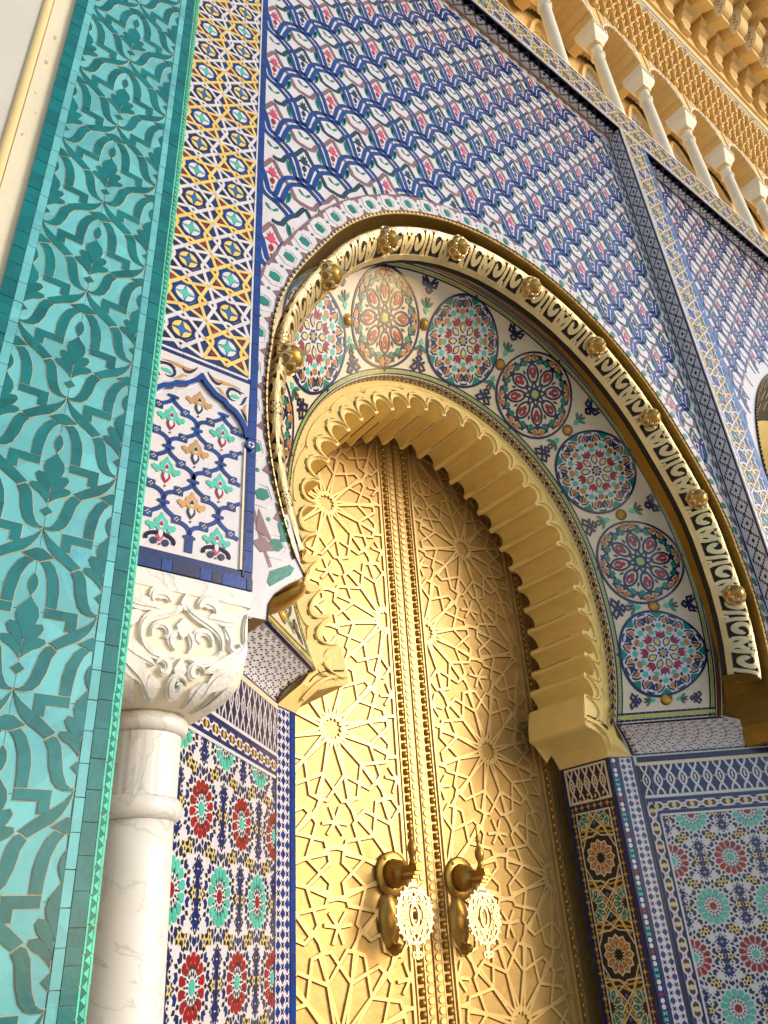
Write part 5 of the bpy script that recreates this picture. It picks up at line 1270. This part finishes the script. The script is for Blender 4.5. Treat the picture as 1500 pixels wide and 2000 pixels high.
for s_, nm, x0, x1, fx0, fx1, lb in ((-1, 'left_door_leaf', 1.86, 3.035, 1.985, 2.885, 'left leaf of the tall brass door covered in raised star strapwork'), (1, 'right_door_leaf', 3.041, 4.40, 3.192, 4.078, 'right leaf of the tall brass door shaded under the ribbed arch')):
    dl = thing(nm, lb, 'door', ((x0 + x1) / 2, YD, 0))
    box('sheet', x0, x1, YD, YD + 0.08, 0.02, 5.35, M['brass'], dl)
    z = Zone(dl, Fd, cap=290, margin=0.05)
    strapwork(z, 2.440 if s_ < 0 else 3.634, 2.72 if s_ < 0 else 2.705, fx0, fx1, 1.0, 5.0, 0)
    for x in (fx0 - 0.004, fx1 + 0.004): z.tile('frame_bar', rect(x - 0.008, x + 0.008, 0.9, 5.2), M['strap'], 0, 0.011)
    inner = fx1 + 0.061 if s_ < 0 else fx0 - 0.061
    outer = fx0 - 0.075 if s_ < 0 else 4.165
    for xb in (inner, outer):
        k = 0; b = 1.0
        while b < 5.1:
            P = (xb, YD - 0.001, b + random.uniform(-0.0012, 0.0012)); pc = project(Vector(P))
            if pc and -60 < pc[0] < 1560 and -60 < pc[1] < 2100 and not (s_ < 0 and xb == outer): link('bead', BEAD, dl, P)
            b += 0.0492
        for dx in (-0.030, 0.030): z.tile('bead_rail', rect(xb + dx - 0.0035, xb + dx + 0.0035, 0.9, 5.2), M['strap'], 0, 0.008)
    # scalloped tongues beside the meeting edge
    ms_ = 3.004 if s_ < 0 else 3.072
    b = 1.02
    z.tile('tongue_rail', rect(ms_ - 0.027, ms_ + 0.027, 0.9, 5.2), M['brass'], 0, 0.006)
    while b < 5.0:
        tg = [(ms_ - s_ * (-0.020), b + 0.012), (ms_ - s_ * (-0.020), b - 0.012)]
        pts = [(ms_ + 0.021 * math.cos(t) * 1.0, b + 0.0185 * math.sin(t)) if i % 2 == 0 else (ms_ + 0.016 * math.cos(t), b + 0.0145 * math.sin(t)) for i, t in enumerate(lin(0, 2 * PI, 25)[:-1])]
        z.tile('scalloped_tongue', pts, M['strap'], 0.004, 0.0125); b += 0.0475
    if s_ > 0:
        b = 1.02
        while b < 4.9:
            for q in range(3): z.tile('scale_plate', xf(circ(0, 0, 0.020, 8), 4.215 + q * 0.034, b + (0.017 if q % 2 else 0), 0), M['brass'], 0, 0.004)
            b += 0.036
    z.build('small_strapwork')
box('meeting_gap', 3.0352, 3.0408, YD + 0.02, YD + 0.06, 0.02, 5.3, M['void'], bpy.data.objects['right_door_leaf'])
# ------------------------------------------------------------------ door knockers
def knocker(x, zc_, label):
    kn = thing('door_knocker', label, 'door knocker', (x, YD, zc_), group='brass knockers on the doors')
    y0 = YD - 0.012
    revolve('back_plate', [(0.112, 0.0), (0.112, 0.008), (0.104, 0.013), (0.075, 0.016)], (x, y0, zc_), (0, -1, 0), M['bronze'], kn, 36)
    for a in (0.7, 2.2, 3.9, 5.4): revolve('screw', [(0.010, 0), (0.009, 0.006), (0.004, 0.009), (0.0006, 0.0095)], (x + 0.092 * math.cos(a), y0 - 0.010, zc_ + 0.092 * math.sin(a)), (0, -1, 0), M['bronze'], kn, 8)
    revolve('dome', [(0.070, 0.012), (0.070, 0.030), (0.066, 0.055), (0.056, 0.080), (0.040, 0.098), (0.026, 0.106), (0.022, 0.118)], (x, y0, zc_), (0, -1, 0), M['bronze'], kn, 32)
    yb = y0 - 0.118
    br = box('bracket', x - 0.018, x + 0.018, yb - 0.105, yb + 0.01, zc_ + 0.010, zc_ + 0.026, M['bronze'], kn)
    for k in range(4): box('stepped_bar', x - 0.022 + 0.002 * k, x + 0.022 - 0.002 * k, yb - 0.112 + 0.018 * k, yb + 0.005, zc_ - 0.006 - 0.0165 * k, zc_ + 0.0095 - 0.0165 * k, M['strap' if k % 2 else 'bronze'], kn)
    revolve('hinge_pin', [(0.0005, -0.034), (0.013, -0.033), (0.013, 0.033), (0.0005, 0.034)], (x, yb - 0.035, zc_ - 0.060), (1, 0, 0), M['strap'], kn, 14)
    fy = yb - 0.060
    lathe('finial', [(0.024, zc_ + 0.026), (0.020, zc_ + 0.040), (0.0145, zc_ + 0.052), (0.013, zc_ + 0.066), (0.021, zc_ + 0.078), (0.026, zc_ + 0.098), (0.0245, zc_ + 0.118), (0.015, zc_ + 0.138), (0.0095, zc_ + 0.150), (0.0085, zc_ + 0.166), (0.0135, zc_ + 0.170), (0.0135, zc_ + 0.177), (0.008, zc_ + 0.181), (0.0125, zc_ + 0.187), (0.0125, zc_ + 0.192), (0.0065, zc_ + 0.198), (0.005, zc_ + 0.222), (0.0078, zc_ + 0.229), (0.004, zc_ + 0.238), (0.0005, zc_ + 0.262)], x, fy, M['bronze'], kn, 20)
    # pierced pendant plate
    py = yb - 0.042; pz = zc_ - 0.205
    z = Zone(kn, frame((x, py, pz), (1, 0, 0), (0, 0, 1)), cap=90)
    RX, RZ = 0.116, 0.132; H0, H1 = -0.006, 0.006
    el = lambda r, t: (RX * r * math.cos(t), RZ * r * math.sin(t))
    z.strip('pendant_rim', [el(0.90, t) for t in lin(2 * PI, 0, 49)], [el(1.0, t) for t in lin(2 * PI, 0, 49)], M['hood'], H0, H1)
    for k in range(22):
        t = 2 * PI * k / 22
        if abs(abs(t - PI) - PI / 2) > 0.35: z.tile('rim_crest', xf(circ(0, 0, 0.007, 7), *el(1.04, t)), M['hood'], H0, H1 * 0.8)
    z.tile('pendant_neck', [(-0.042, 0.104), (0.042, 0.104), (0.024, 0.146), (0.024, 0.163), (-0.024, 0.163), (-0.024, 0.146)], M['hood'], H0, H1)
    ch = lambda t0, t1: z.stroke('pendant_bar', [el(0.94, t0), el(0.94, t1)], 0.0105, M['hood'], H0, H1 - 0.001)
    D = math.radians
    for a, b in ((28, 152), (-28, -152), (90, 208), (90, -28), (-90, 152), (-90, 28), (62, 180), (118, 0), (-62, 180), (-118, 0), (58, -58), (122, -122), (20, -75), (160, -105), (-20, 75), (-160, 105)): ch(D(a), D(b))
    z.strip('eye_rim', [(0.020 * math.cos(t), 0.040 * math.sin(t)) for t in lin(2 * PI, 0, 25)], [(0.031 * math.cos(t), 0.053 * math.sin(t)) for t in lin(2 * PI, 0, 25)], M['hood'], H0, H1 + 0.001)
    z.stroke('tail', [(0, -0.128), (0, -0.150), (0.002, -0.178)], 0.022, M['hood'], H0, H1)
    for s_ in (1, -1): z.stroke('tail_curl', [(s_ * p, q) for p, q in spiral(0.018, -0.172, 0.016, 0.006, -2.4, 2.4, 10)], 0.009, M['hood'], H0, H1)
    z.tile('tail', circ(0, -0.186, 0.011, 8), M['hood'], H0, H1)
    z.build('pendant_pieces')
    # domed striking plate behind the pendant
    gridmesh('striking_plate', lambda u, v: Vector((x - 0.035 + 0.075 * v * math.cos(u), YD - 0.004 - 0.042 * max(0.0, 1 - v * v) ** 0.6, zc_ - 0.215 + 0.135 * v * math.sin(u))), lin(0, 2 * PI, 33), [0.001, 0.25, 0.5, 0.75, 0.9, 1.0], M['bronze'], kn, smooth=True, flip=True)
    revolve('strike_stud', [(0.034, 0), (0.034, 0.010), (0.022, 0.022), (0.022, 0.045), (0.012, 0.056), (0.001, 0.058)], (x - 0.012, YD - 0.006, zc_ - 0.345), (0, -1, 0), M['bronze'], kn, 18)
knocker(2.795, 1.985, 'brass knocker with a pierced oval pendant on the left door leaf')
knocker(3.278, 1.965, 'brass knocker with a pierced oval pendant on the right door leaf')
# ------------------------------------------------------------------ next bay on the right
XB = 5.42
nb = thing('far_wave_wall', 'second recessed wave mosaic wall farther right, pale with sky sheen', 'tiled wall', (7.5, YS, 0))
C2 = (8.15, 4.35); R2 = 2.40
V = []; F = []
th2 = lin(-90, 40, 40)
for t in th2:
    a, b = C2[0] + R2 * math.sin(math.radians(t)), C2[1] + R2 * math.cos(math.radians(t))
    dx, dz = math.sin(math.radians(t)), math.cos(math.radians(t)); c = [(ZT - C2[1]) / dz if dz > 1e-6 else 99, ((XB - C2[0]) / dx) if dx < -1e-6 else 99]
    tt = min(c); V += [(a, YS, b), (C2[0] + dx * tt, YS, C2[1] + dz * tt)]
for i in range(len(th2) - 1):
    F.append((2 * i, 2 * i + 2, 2 * i + 3, 2 * i + 1))
    if V[2 * i + 1][0] < XB + 1e-4 and V[2 * i + 3][0] > XB + 1e-4: V.append((XB, YS, ZT)); F.append((2 * i + 1, 2 * i + 3, len(V) - 1))
e = len(V); V += [(XB, YS, 3.0), (C2[0] - R2, YS, 3.0), (C2[0] - R2, YS, C2[1]), (XB, YS, C2[1])]; F.append((e, e + 1, e + 2, e + 3))
solid('white_tile_ground', V, F, M['white'], nb)
z = Zone(nb, Fs, cap=240, margin=0.03)
def in2(x, z_): return XB + 0.06 < x < 12 and z_ < ZT - 0.06 and math.hypot(x - C2[0], z_ - C2[1]) > R2 + 0.13 and z_ > 4.2
for i in range(0, 26):
    for j in range(-4, 7): wavecell(z, XB + 0.17 + 0.187 * i, 5.628 + 0.475 * j + (0.2375 if i % 2 else 0), bool(i % 2), in2, False)
z.tile('tan_line', rect(XB, 12, ZT - 0.03, ZT), M['tan'], 0, 0.006)
z.build('small_wave_tiles')
box('soffit_slab', XB, 13, 0.001, YS + 0.05, ZT, ZT + 0.06, M['white'], nb)
zd = Zone(nb, None, cap=240, margin=0.04); _t2 = zd.tile
zd.tile = lambda name, poly, mat, h0=0.0, h1=0.002, fm=None, label=None: Zone.tile(zd, name, poly, mat, h0, h1, lambda a, b, h=0.0: Vector((a, -b + YS, ZT - h)), label)
diamonds(zd, XB, XB + 45 * 0.135, 45, YS); zd.build('small_soffit_diamonds')
ma = thing('main_gate_arch', 'edge of the larger middle gate with dark hood and yellow arch at the right margin', 'arch', (C2[0], 0.5, C2[1]))
gridmesh('hood_lining', lambda u, v: Vector((C2[0] + (R2 - 0.35 * v) * math.sin(math.radians(u)), YS - 0.01 + 0.42 * v, C2[1] + (R2 - 0.35 * v) * math.cos(math.radians(u)))), lin(-92, 40, 50), lin(0, 1, 5), M['void'], ma, smooth=True)
zm = Zone(ma, lambda u, v, h=0.0: Vector((C2[0] + (R2 - 0.35 * v - h) * math.sin(math.radians(u)), YS - 0.01 + 0.42 * v - h, C2[1] + (R2 - 0.35 * v - h) * math.cos(math.radians(u)))), cap=200, margin=0.04)
for k in range(150):
    t = -91 + k * 0.62
    zm.tile('mosaic_chip', [(t, 0.10 + 0.25 * ((k * 7) % 3)), (t + 0.4, 0.14 + 0.25 * ((k * 7) % 3)), (t + 0.3, 0.30 + 0.25 * ((k * 7) % 3)), (t - 0.1, 0.26 + 0.25 * ((k * 7) % 3))], M[('white', 'gold', 'green', 'ochre', 'cream')[k % 5]], 0, 0.004)
    zm.tile('rim_tooth', [(t, -0.01), (t + 0.45, -0.01), (t + 0.45, 0.06), (t, 0.06)], M['hood' if k % 2 else 'black'], 0, 0.006)
zm.build('small_arch_tiles')
gridmesh('yellow_reveal', lambda u, v: Vector((C2[0] + (R2 - 0.35 - 0.25 * v) * math.sin(math.radians(u)), YS + 0.41 + 0.5 * v, C2[1] + (R2 - 0.35 - 0.25 * v) * math.cos(math.radians(u)))), lin(-110, 40, 60), lin(0, 1, 4), M['archpaint'], ma, smooth=True)
box('pier', C2[0] - R2, C2[0] - R2 + 0.02, YS, 1.5, 0, C2[1], M['archpaint'], ma)
# ------------------------------------------------------------------ blind arcade above the frieze
ar = thing('blind_arcade', 'ochre plaster arcade of ribbed arches with mosaic infill above the frieze', 'arcade', (8, 0.4, 8.93))
box('ledge', 1.0, 15, 0.0, 0.62, 8.9302, 8.95, M['paleplaster'], ar)
box('back_wall', 1.0, 15, 0.56, 0.70, 8.9502, 13.0, M['ochreplaster'], ar)
CX0, CP = 5.59, 0.937
YCF, YCB = 0.07, 0.50
ZS_, ZA = 11.13, 11.47
for k in range(-3, 8):
    c = CX0 + CP * (k + 0.5)
    n_ = 9; half = CP / 2 - 0.075; V, F = [], []
    pr = []
    for i in range(n_):
        u0, u1 = -1 + 2 * i / n_, -1 + 2 * (i + 1) / n_
        for u, d in ((u0 + 0.01, 0), (u0 + 0.035, 0.03), ((u0 + u1) / 2, 0.042), (u1 - 0.035, 0.03), (u1 - 0.01, 0)):
            pr.append((c + half * u, ZS_ + (ZA - ZS_) * (1 - abs(u) ** 2.2) + d))
    for y_ in (YCF, YCB):
        for x, zz in pr: V.append((x, y_, zz))
    m_ = len(pr); F = [(i + 1, i, m_ + i, m_ + i + 1) for i in range(m_ - 1)]
    solid('ribbed_arch', V, F, M['ochreplaster'], ar)
    V, F = [], []
    for x, zz in pr: V += [(x, YCF, zz), (x, YCF, 11.62)]
    for i in range(m_ - 1): F.append((2 * i, 2 * i + 2, 2 * i + 3, 2 * i + 1))
    solid('arch_face', V, F, M['ochreplaster'], ar)
    box('impost', CX0 + CP * k - 0.0755, CX0 + CP * k + 0.0755, YCF, YCB, ZS_, 11.62, M['ochreplaster'], ar)
    z = Zone(ar, frame((0, YCF, 0), (1, 0, 0), (0, 0, 1)), cap=290, margin=0.03)
    z.stroke('white_arch_edge', [(x, zz + 0.012) for x, zz in pr[::2]], 0.018, M['paleplaster'], 0, 0.012)
    for q in range(16):
        x = c - half + (q + 0.5) * CP * 0.84 / 16; zlo = ZS_ + (ZA - ZS_) * (1 - abs((x - c) / half) ** 2.2) + 0.055 if abs(x - c) < half else ZS_
        if zlo < 11.56: z.tile('fluting', rect(x - 0.012, x + 0.012, zlo, 11.60), M['paleplaster' if q % 2 else 'ochreplaster'], 0, 0.012)
    z.build('small_fluting')
    # mosaic or carved infill on the back wall
    z = Zone(ar, frame((0, 0.56, 0), (1, 0, 0), (0, 0, 1)), cap=290, margin=0.03)
    arcp = [(c - half + 0.06, 8.96), (c + half - 0.06, 8.96)] + [(c + (half - 0.06) * u, 10.75 + 0.62 * (1 - abs(u) ** 1.8)) for u in lin(1, -1, 13)]
    carved = k in (-1, -2)
    z.tile('infill_panel', arcp, M['ochreplaster' if carved else 'white'], 0, 0.004)
    z.stroke('infill_edge', arcp[2:], 0.05, M['ochreplaster'], 0, 0.05)
    for i in range(7):
        for j in range(24):
            x, zz = c - half + 0.10 + i * (CP - 0.35) / 6, 9.0 + j * 0.09
            if abs(x - c) < half - 0.09 and zz < 10.72 + 0.6 * (1 - (abs(x - c) / half) ** 1.8):
                if carved: z.stroke('carved_curl', spiral(x, zz, 0.038, 0.012, 0.5 * i, 0.5 * i + 5, 8), 0.016, M['ochreplaster'], 0.003, 0.022)
                else: z.tile('infill_tile', star(x, zz, 0.040, 0.018, 4, PI / 4 * ((i + j) % 2)), M[('navy', 'black', 'green', 'cobalt', 'yellow', 'mauve')[(i * 3 + j) % 6]], 0.003, 0.006)
    z.build('small_infill')
ordn = {-1: 'first white arcade column, partly cut by the top edge', 0: 'second white arcade column from the top edge', 1: 'third white arcade column from the top edge', 2: 'fourth white arcade column from the top edge', 3: 'fifth white arcade column from the top edge', 4: 'rightmost white arcade column at the picture edge'}
def acol(parent, x):
    y = 0.20
    lathe('shaft', [(0.078, 8.951), (0.078, 9.0), (0.070, 9.05), (0.066, 10.62)], x, y, M['paleplaster'], parent, 24)
    lathe('ring', [(0.067, 10.6205), (0.082, 10.63), (0.084, 10.645), (0.070, 10.66)], x, y, M['paleplaster'], parent, 24)
    lathe('neck', [(0.068, 10.6605), (0.070, 10.80)], x, y, M['paleplaster'], parent, 24)
    lathe('upper_ring', [(0.072, 10.8005), (0.088, 10.81), (0.088, 10.83), (0.075, 10.84)], x, y, M['ochreplaster'], parent, 24)
    V, F = [], []
    pr = [(0.075, 10.8405), (0.085, 10.88), (0.125, 10.96), (0.140, 11.02), (0.140, 11.125)]
    for h, zz in pr: V += [(x - h, y - h, zz), (x + h, y - h, zz), (x + h, y + h, zz), (x - h, y + h, zz)]
    for j in range(len(pr) - 1):
        for k in range(4): F.append((4 * j + k, 4 * j + (k + 1) % 4, 4 * j + 4 + (k + 1) % 4, 4 * j + 4 + k))
    F += [(3, 2, 1, 0), (16, 17, 18, 19)]
    solid('capital', V, F, M['paleplaster'], parent)
    z = Zone(parent, frame((x, y - 0.1405, 11.02), (1, 0, 0), (0, 0, 1)), cap=20)
    for q in range(5): z.tile('capital_tooth', [(-0.13 + q * 0.055, 0.03), (-0.10 + q * 0.055, 0.03), (-0.115 + q * 0.055, 0.09)], M['paleplaster'], -0.002, 0.014)
    z.build('small_teeth')
for k, lb in ordn.items():
    t = thing('arcade_column', lb, 'column', (CX0 + CP * k, 0.20, 8.95), group='white columns of the blind arcade'); acol(t, CX0 + CP * k)
# ------------------------------------------------------------------ muqarnas band, cornice and bracketed eave
mq = thing('muqarnas_band', 'honeycomb band of ochre plaster niches stepping out under the cornice', 'frieze', (8, 0, 11.6))
ROWS = 4
def mqpt(x, v, h=0.0): return Vector((x, 0.065 - 0.235 * v - h * 0.9, 11.60 + 0.52 * v - h * 0.35))
gridmesh('bed', lambda u, v: mqpt(u, v, -0.03), [3.0, 15.0], lin(0, 1, 3), M['dirt'] if False else M['ochreplaster'], mq)
z = Zone(mq, mqpt, cap=295, margin=0.03)
CW = 0.188
for r in range(ROWS):
    v0, v1 = r / ROWS, (r + 1) / ROWS
    for i in range(46):
        x = 4.4 + (i + 0.5 * (r % 2)) * CW
        # cell: lancet rim, ribs and a small pierced triangle
        z.stroke('niche_rim', [(x - CW * 0.46, v0 + 0.02), (x - CW * 0.43, v0 + 0.11), (x - CW * 0.25, v0 + 0.19), (x, v1 + 0.01), (x + CW * 0.25, v0 + 0.19), (x + CW * 0.43, v0 + 0.11), (x + CW * 0.46, v0 + 0.02)], 0.020, M['ochreplaster'], -0.03, 0.045)
        z.tile('niche_keel', [(x - 0.010, v0 + 0.01), (x + 0.010, v0 + 0.01), (x + 0.004, v0 + 0.12), (x - 0.004, v0 + 0.12)], M['ochreplaster'], -0.03, 0.02)
        z.tile('niche_block', [(x + CW * 0.5 - 0.030, v0 - 0.01), (x + CW * 0.5 + 0.030, v0 - 0.01), (x + CW * 0.5 + 0.012, v0 + 0.10), (x + CW * 0.5 - 0.012, v0 + 0.10)], M['ochreplaster'], -0.03, 0.062)
        for q in ((0, 0.05), (-0.008, 0.075), (0.008, 0.075)): z.tile('pierced_hole', [(x + CW * 0.5 + q[0] - 0.0035, v0 - 0.02 + q[1]), (x + CW * 0.5 + q[0] + 0.0035, v0 - 0.02 + q[1]), (x + CW * 0.5 + q[0], v0 - 0.006 + q[1])], M['dirt'], 0.06, 0.0635)
z.build('small_niches')
cn = thing('cornice', 'pale beaded plaster cornice between the honeycomb niches and the eave brackets', 'cornice', (8, -0.18, 12.2))
for y0, y1, z0, z1, mt in ((-0.19, 0.1, 12.12, 12.165, 'paleplaster'), (-0.175, 0.1, 12.1655, 12.27, 'ochreplaster'), (-0.20, 0.1, 12.2705, 12.30, 'paleplaster'), (-0.185, 0.1, 12.3005, 12.36, 'paleplaster'), (-0.215, 0.1, 12.3605, 12.40, 'paleplaster'), (-0.20, 0.1, 12.4005, 12.62, 'ochreplaster'), (-0.23, 0.1, 12.6205, 12.70, 'ochreplaster')):
    box('moulding', 3, 15, y0, y1, z0, z1, M[mt], cn)
z = Zone(cn, frame((0, -0.19, 0), (1, 0, 0), (0, 0, 1)), cap=280, margin=0.03)
for k in range(170):
    x = 5.2 + k * 0.04
    z.tile('cornice_tooth', [(x, 12.12), (x + 0.026, 12.12), (x + 0.013, 12.085)], M['paleplaster'], -0.01, 0.014)
    z.tile('cornice_bead', circ(x + 0.013, 12.33, 0.011, 6), M['white' if k % 2 else 'tan'], -0.004, 0.012)
    if k % 11 < 2: z.tile('cornice_boss', circ(x, 12.14, 0.026, 6), M['white'], -0.01, 0.035)
z.build('small_cornice_teeth')
ev = thing('bracketed_eave', 'deep ochre eave carried on two rows of carved scroll brackets', 'eave', (9, -0.6, 13))
box('soffit', 3, 16, -2.2, 0.4, 14.2, 14.5, M['ochreplaster'], ev)
box('eave_back', 3, 16, -0.2295, 0.4, 12.7005, 14.2, M['ochreplaster'], ev)
def bracket(name, x, w_, prof, parent, mat):
    n_ = len(prof); V = [(x, y, zz) for y, zz in prof] + [(x + w_, y, zz) for y, zz in prof]
    F = [tuple(range(n_)), tuple(range(2 * n_ - 1, n_ - 1, -1))]
    for i in range(n_): F.append(((i + 1) % n_, i, n_ + i, n_ + (i + 1) % n_))
    return solid(name, V, F, M[mat], parent)
PA = [(-0.2, 12.86), (-0.30, 12.86), (-0.33, 12.90), (-0.335, 12.97), (-0.39, 13.0), (-0.40, 13.10), (-0.45, 13.12), (-0.455, 13.25), (-0.2, 13.25)]
PB = [(-0.22, 13.1), (-0.50, 13.1), (-0.60, 13.02), (-0.66, 13.0), (-0.665, 13.12)] + [(-0.665 - 0.135 * math.sin(t), 13.12 + 0.24 * (1 - math.cos(t))) for t in lin(0.2, PI / 2, 7)] + [(-0.86, 13.38), (-0.90, 13.42), (-0.90, 13.56), (-0.22, 13.56)]
PC = [(-0.3, 13.60), (-0.95, 13.60), (-1.05, 13.50), (-1.12, 13.48), (-1.13, 13.62)] + [(-1.13 - 0.15 * math.sin(t), 13.62 + 0.26 * (1 - math.cos(t))) for t in lin(0.2, PI / 2, 7)] + [(-1.35, 13.92), (-1.4, 14.05), (-1.4, 14.198), (-0.3, 14.198)]
for k in range(22):
    x = 5.0 + 0.42 * k
    bracket('small_bracket', x, 0.21, PA, ev, 'ochreplaster'); box('stop_block', x + 0.02, x + 0.19, -0.30, -0.2297, 12.701, 12.859, M['ochreplaster'], ev)
    b = bracket('scroll_bracket', x + 0.13, 0.20, PB, ev, 'ochreplaster')
    bracket('scroll_bracket', x + 0.05, 0.20, PC, ev, 'ochreplaster')
    z = Zone(b, lambda a, c_, h=0.0, x=x: Vector((x + 0.13 - h, a, c_)), cap=40, margin=0.05)
    face = [(-0.60, 13.08), (-0.655, 13.03), (-0.655, 13.12)] + [(-0.655 - 0.135 * math.sin(t), 13.13 + 0.24 * (1 - math.cos(t))) for t in lin(0.2, PI / 2, 6)] + [(-0.83, 13.42), (-0.78, 13.50), (-0.66, 13.50), (-0.60, 13.35)]
    z.tile('carved_face', face[::-1], M['paleplaster'], -0.002, 0.006)
    for q in range(7): z.stroke('carved_curl', spiral(-0.66 - 0.02 * (q % 3) - 0.008 * q, 13.14 + 0.05 * q, 0.022, 0.007, q, q + 5, 7), 0.009, M['ochre'], 0.005, 0.010)
    z.build('small_curls')
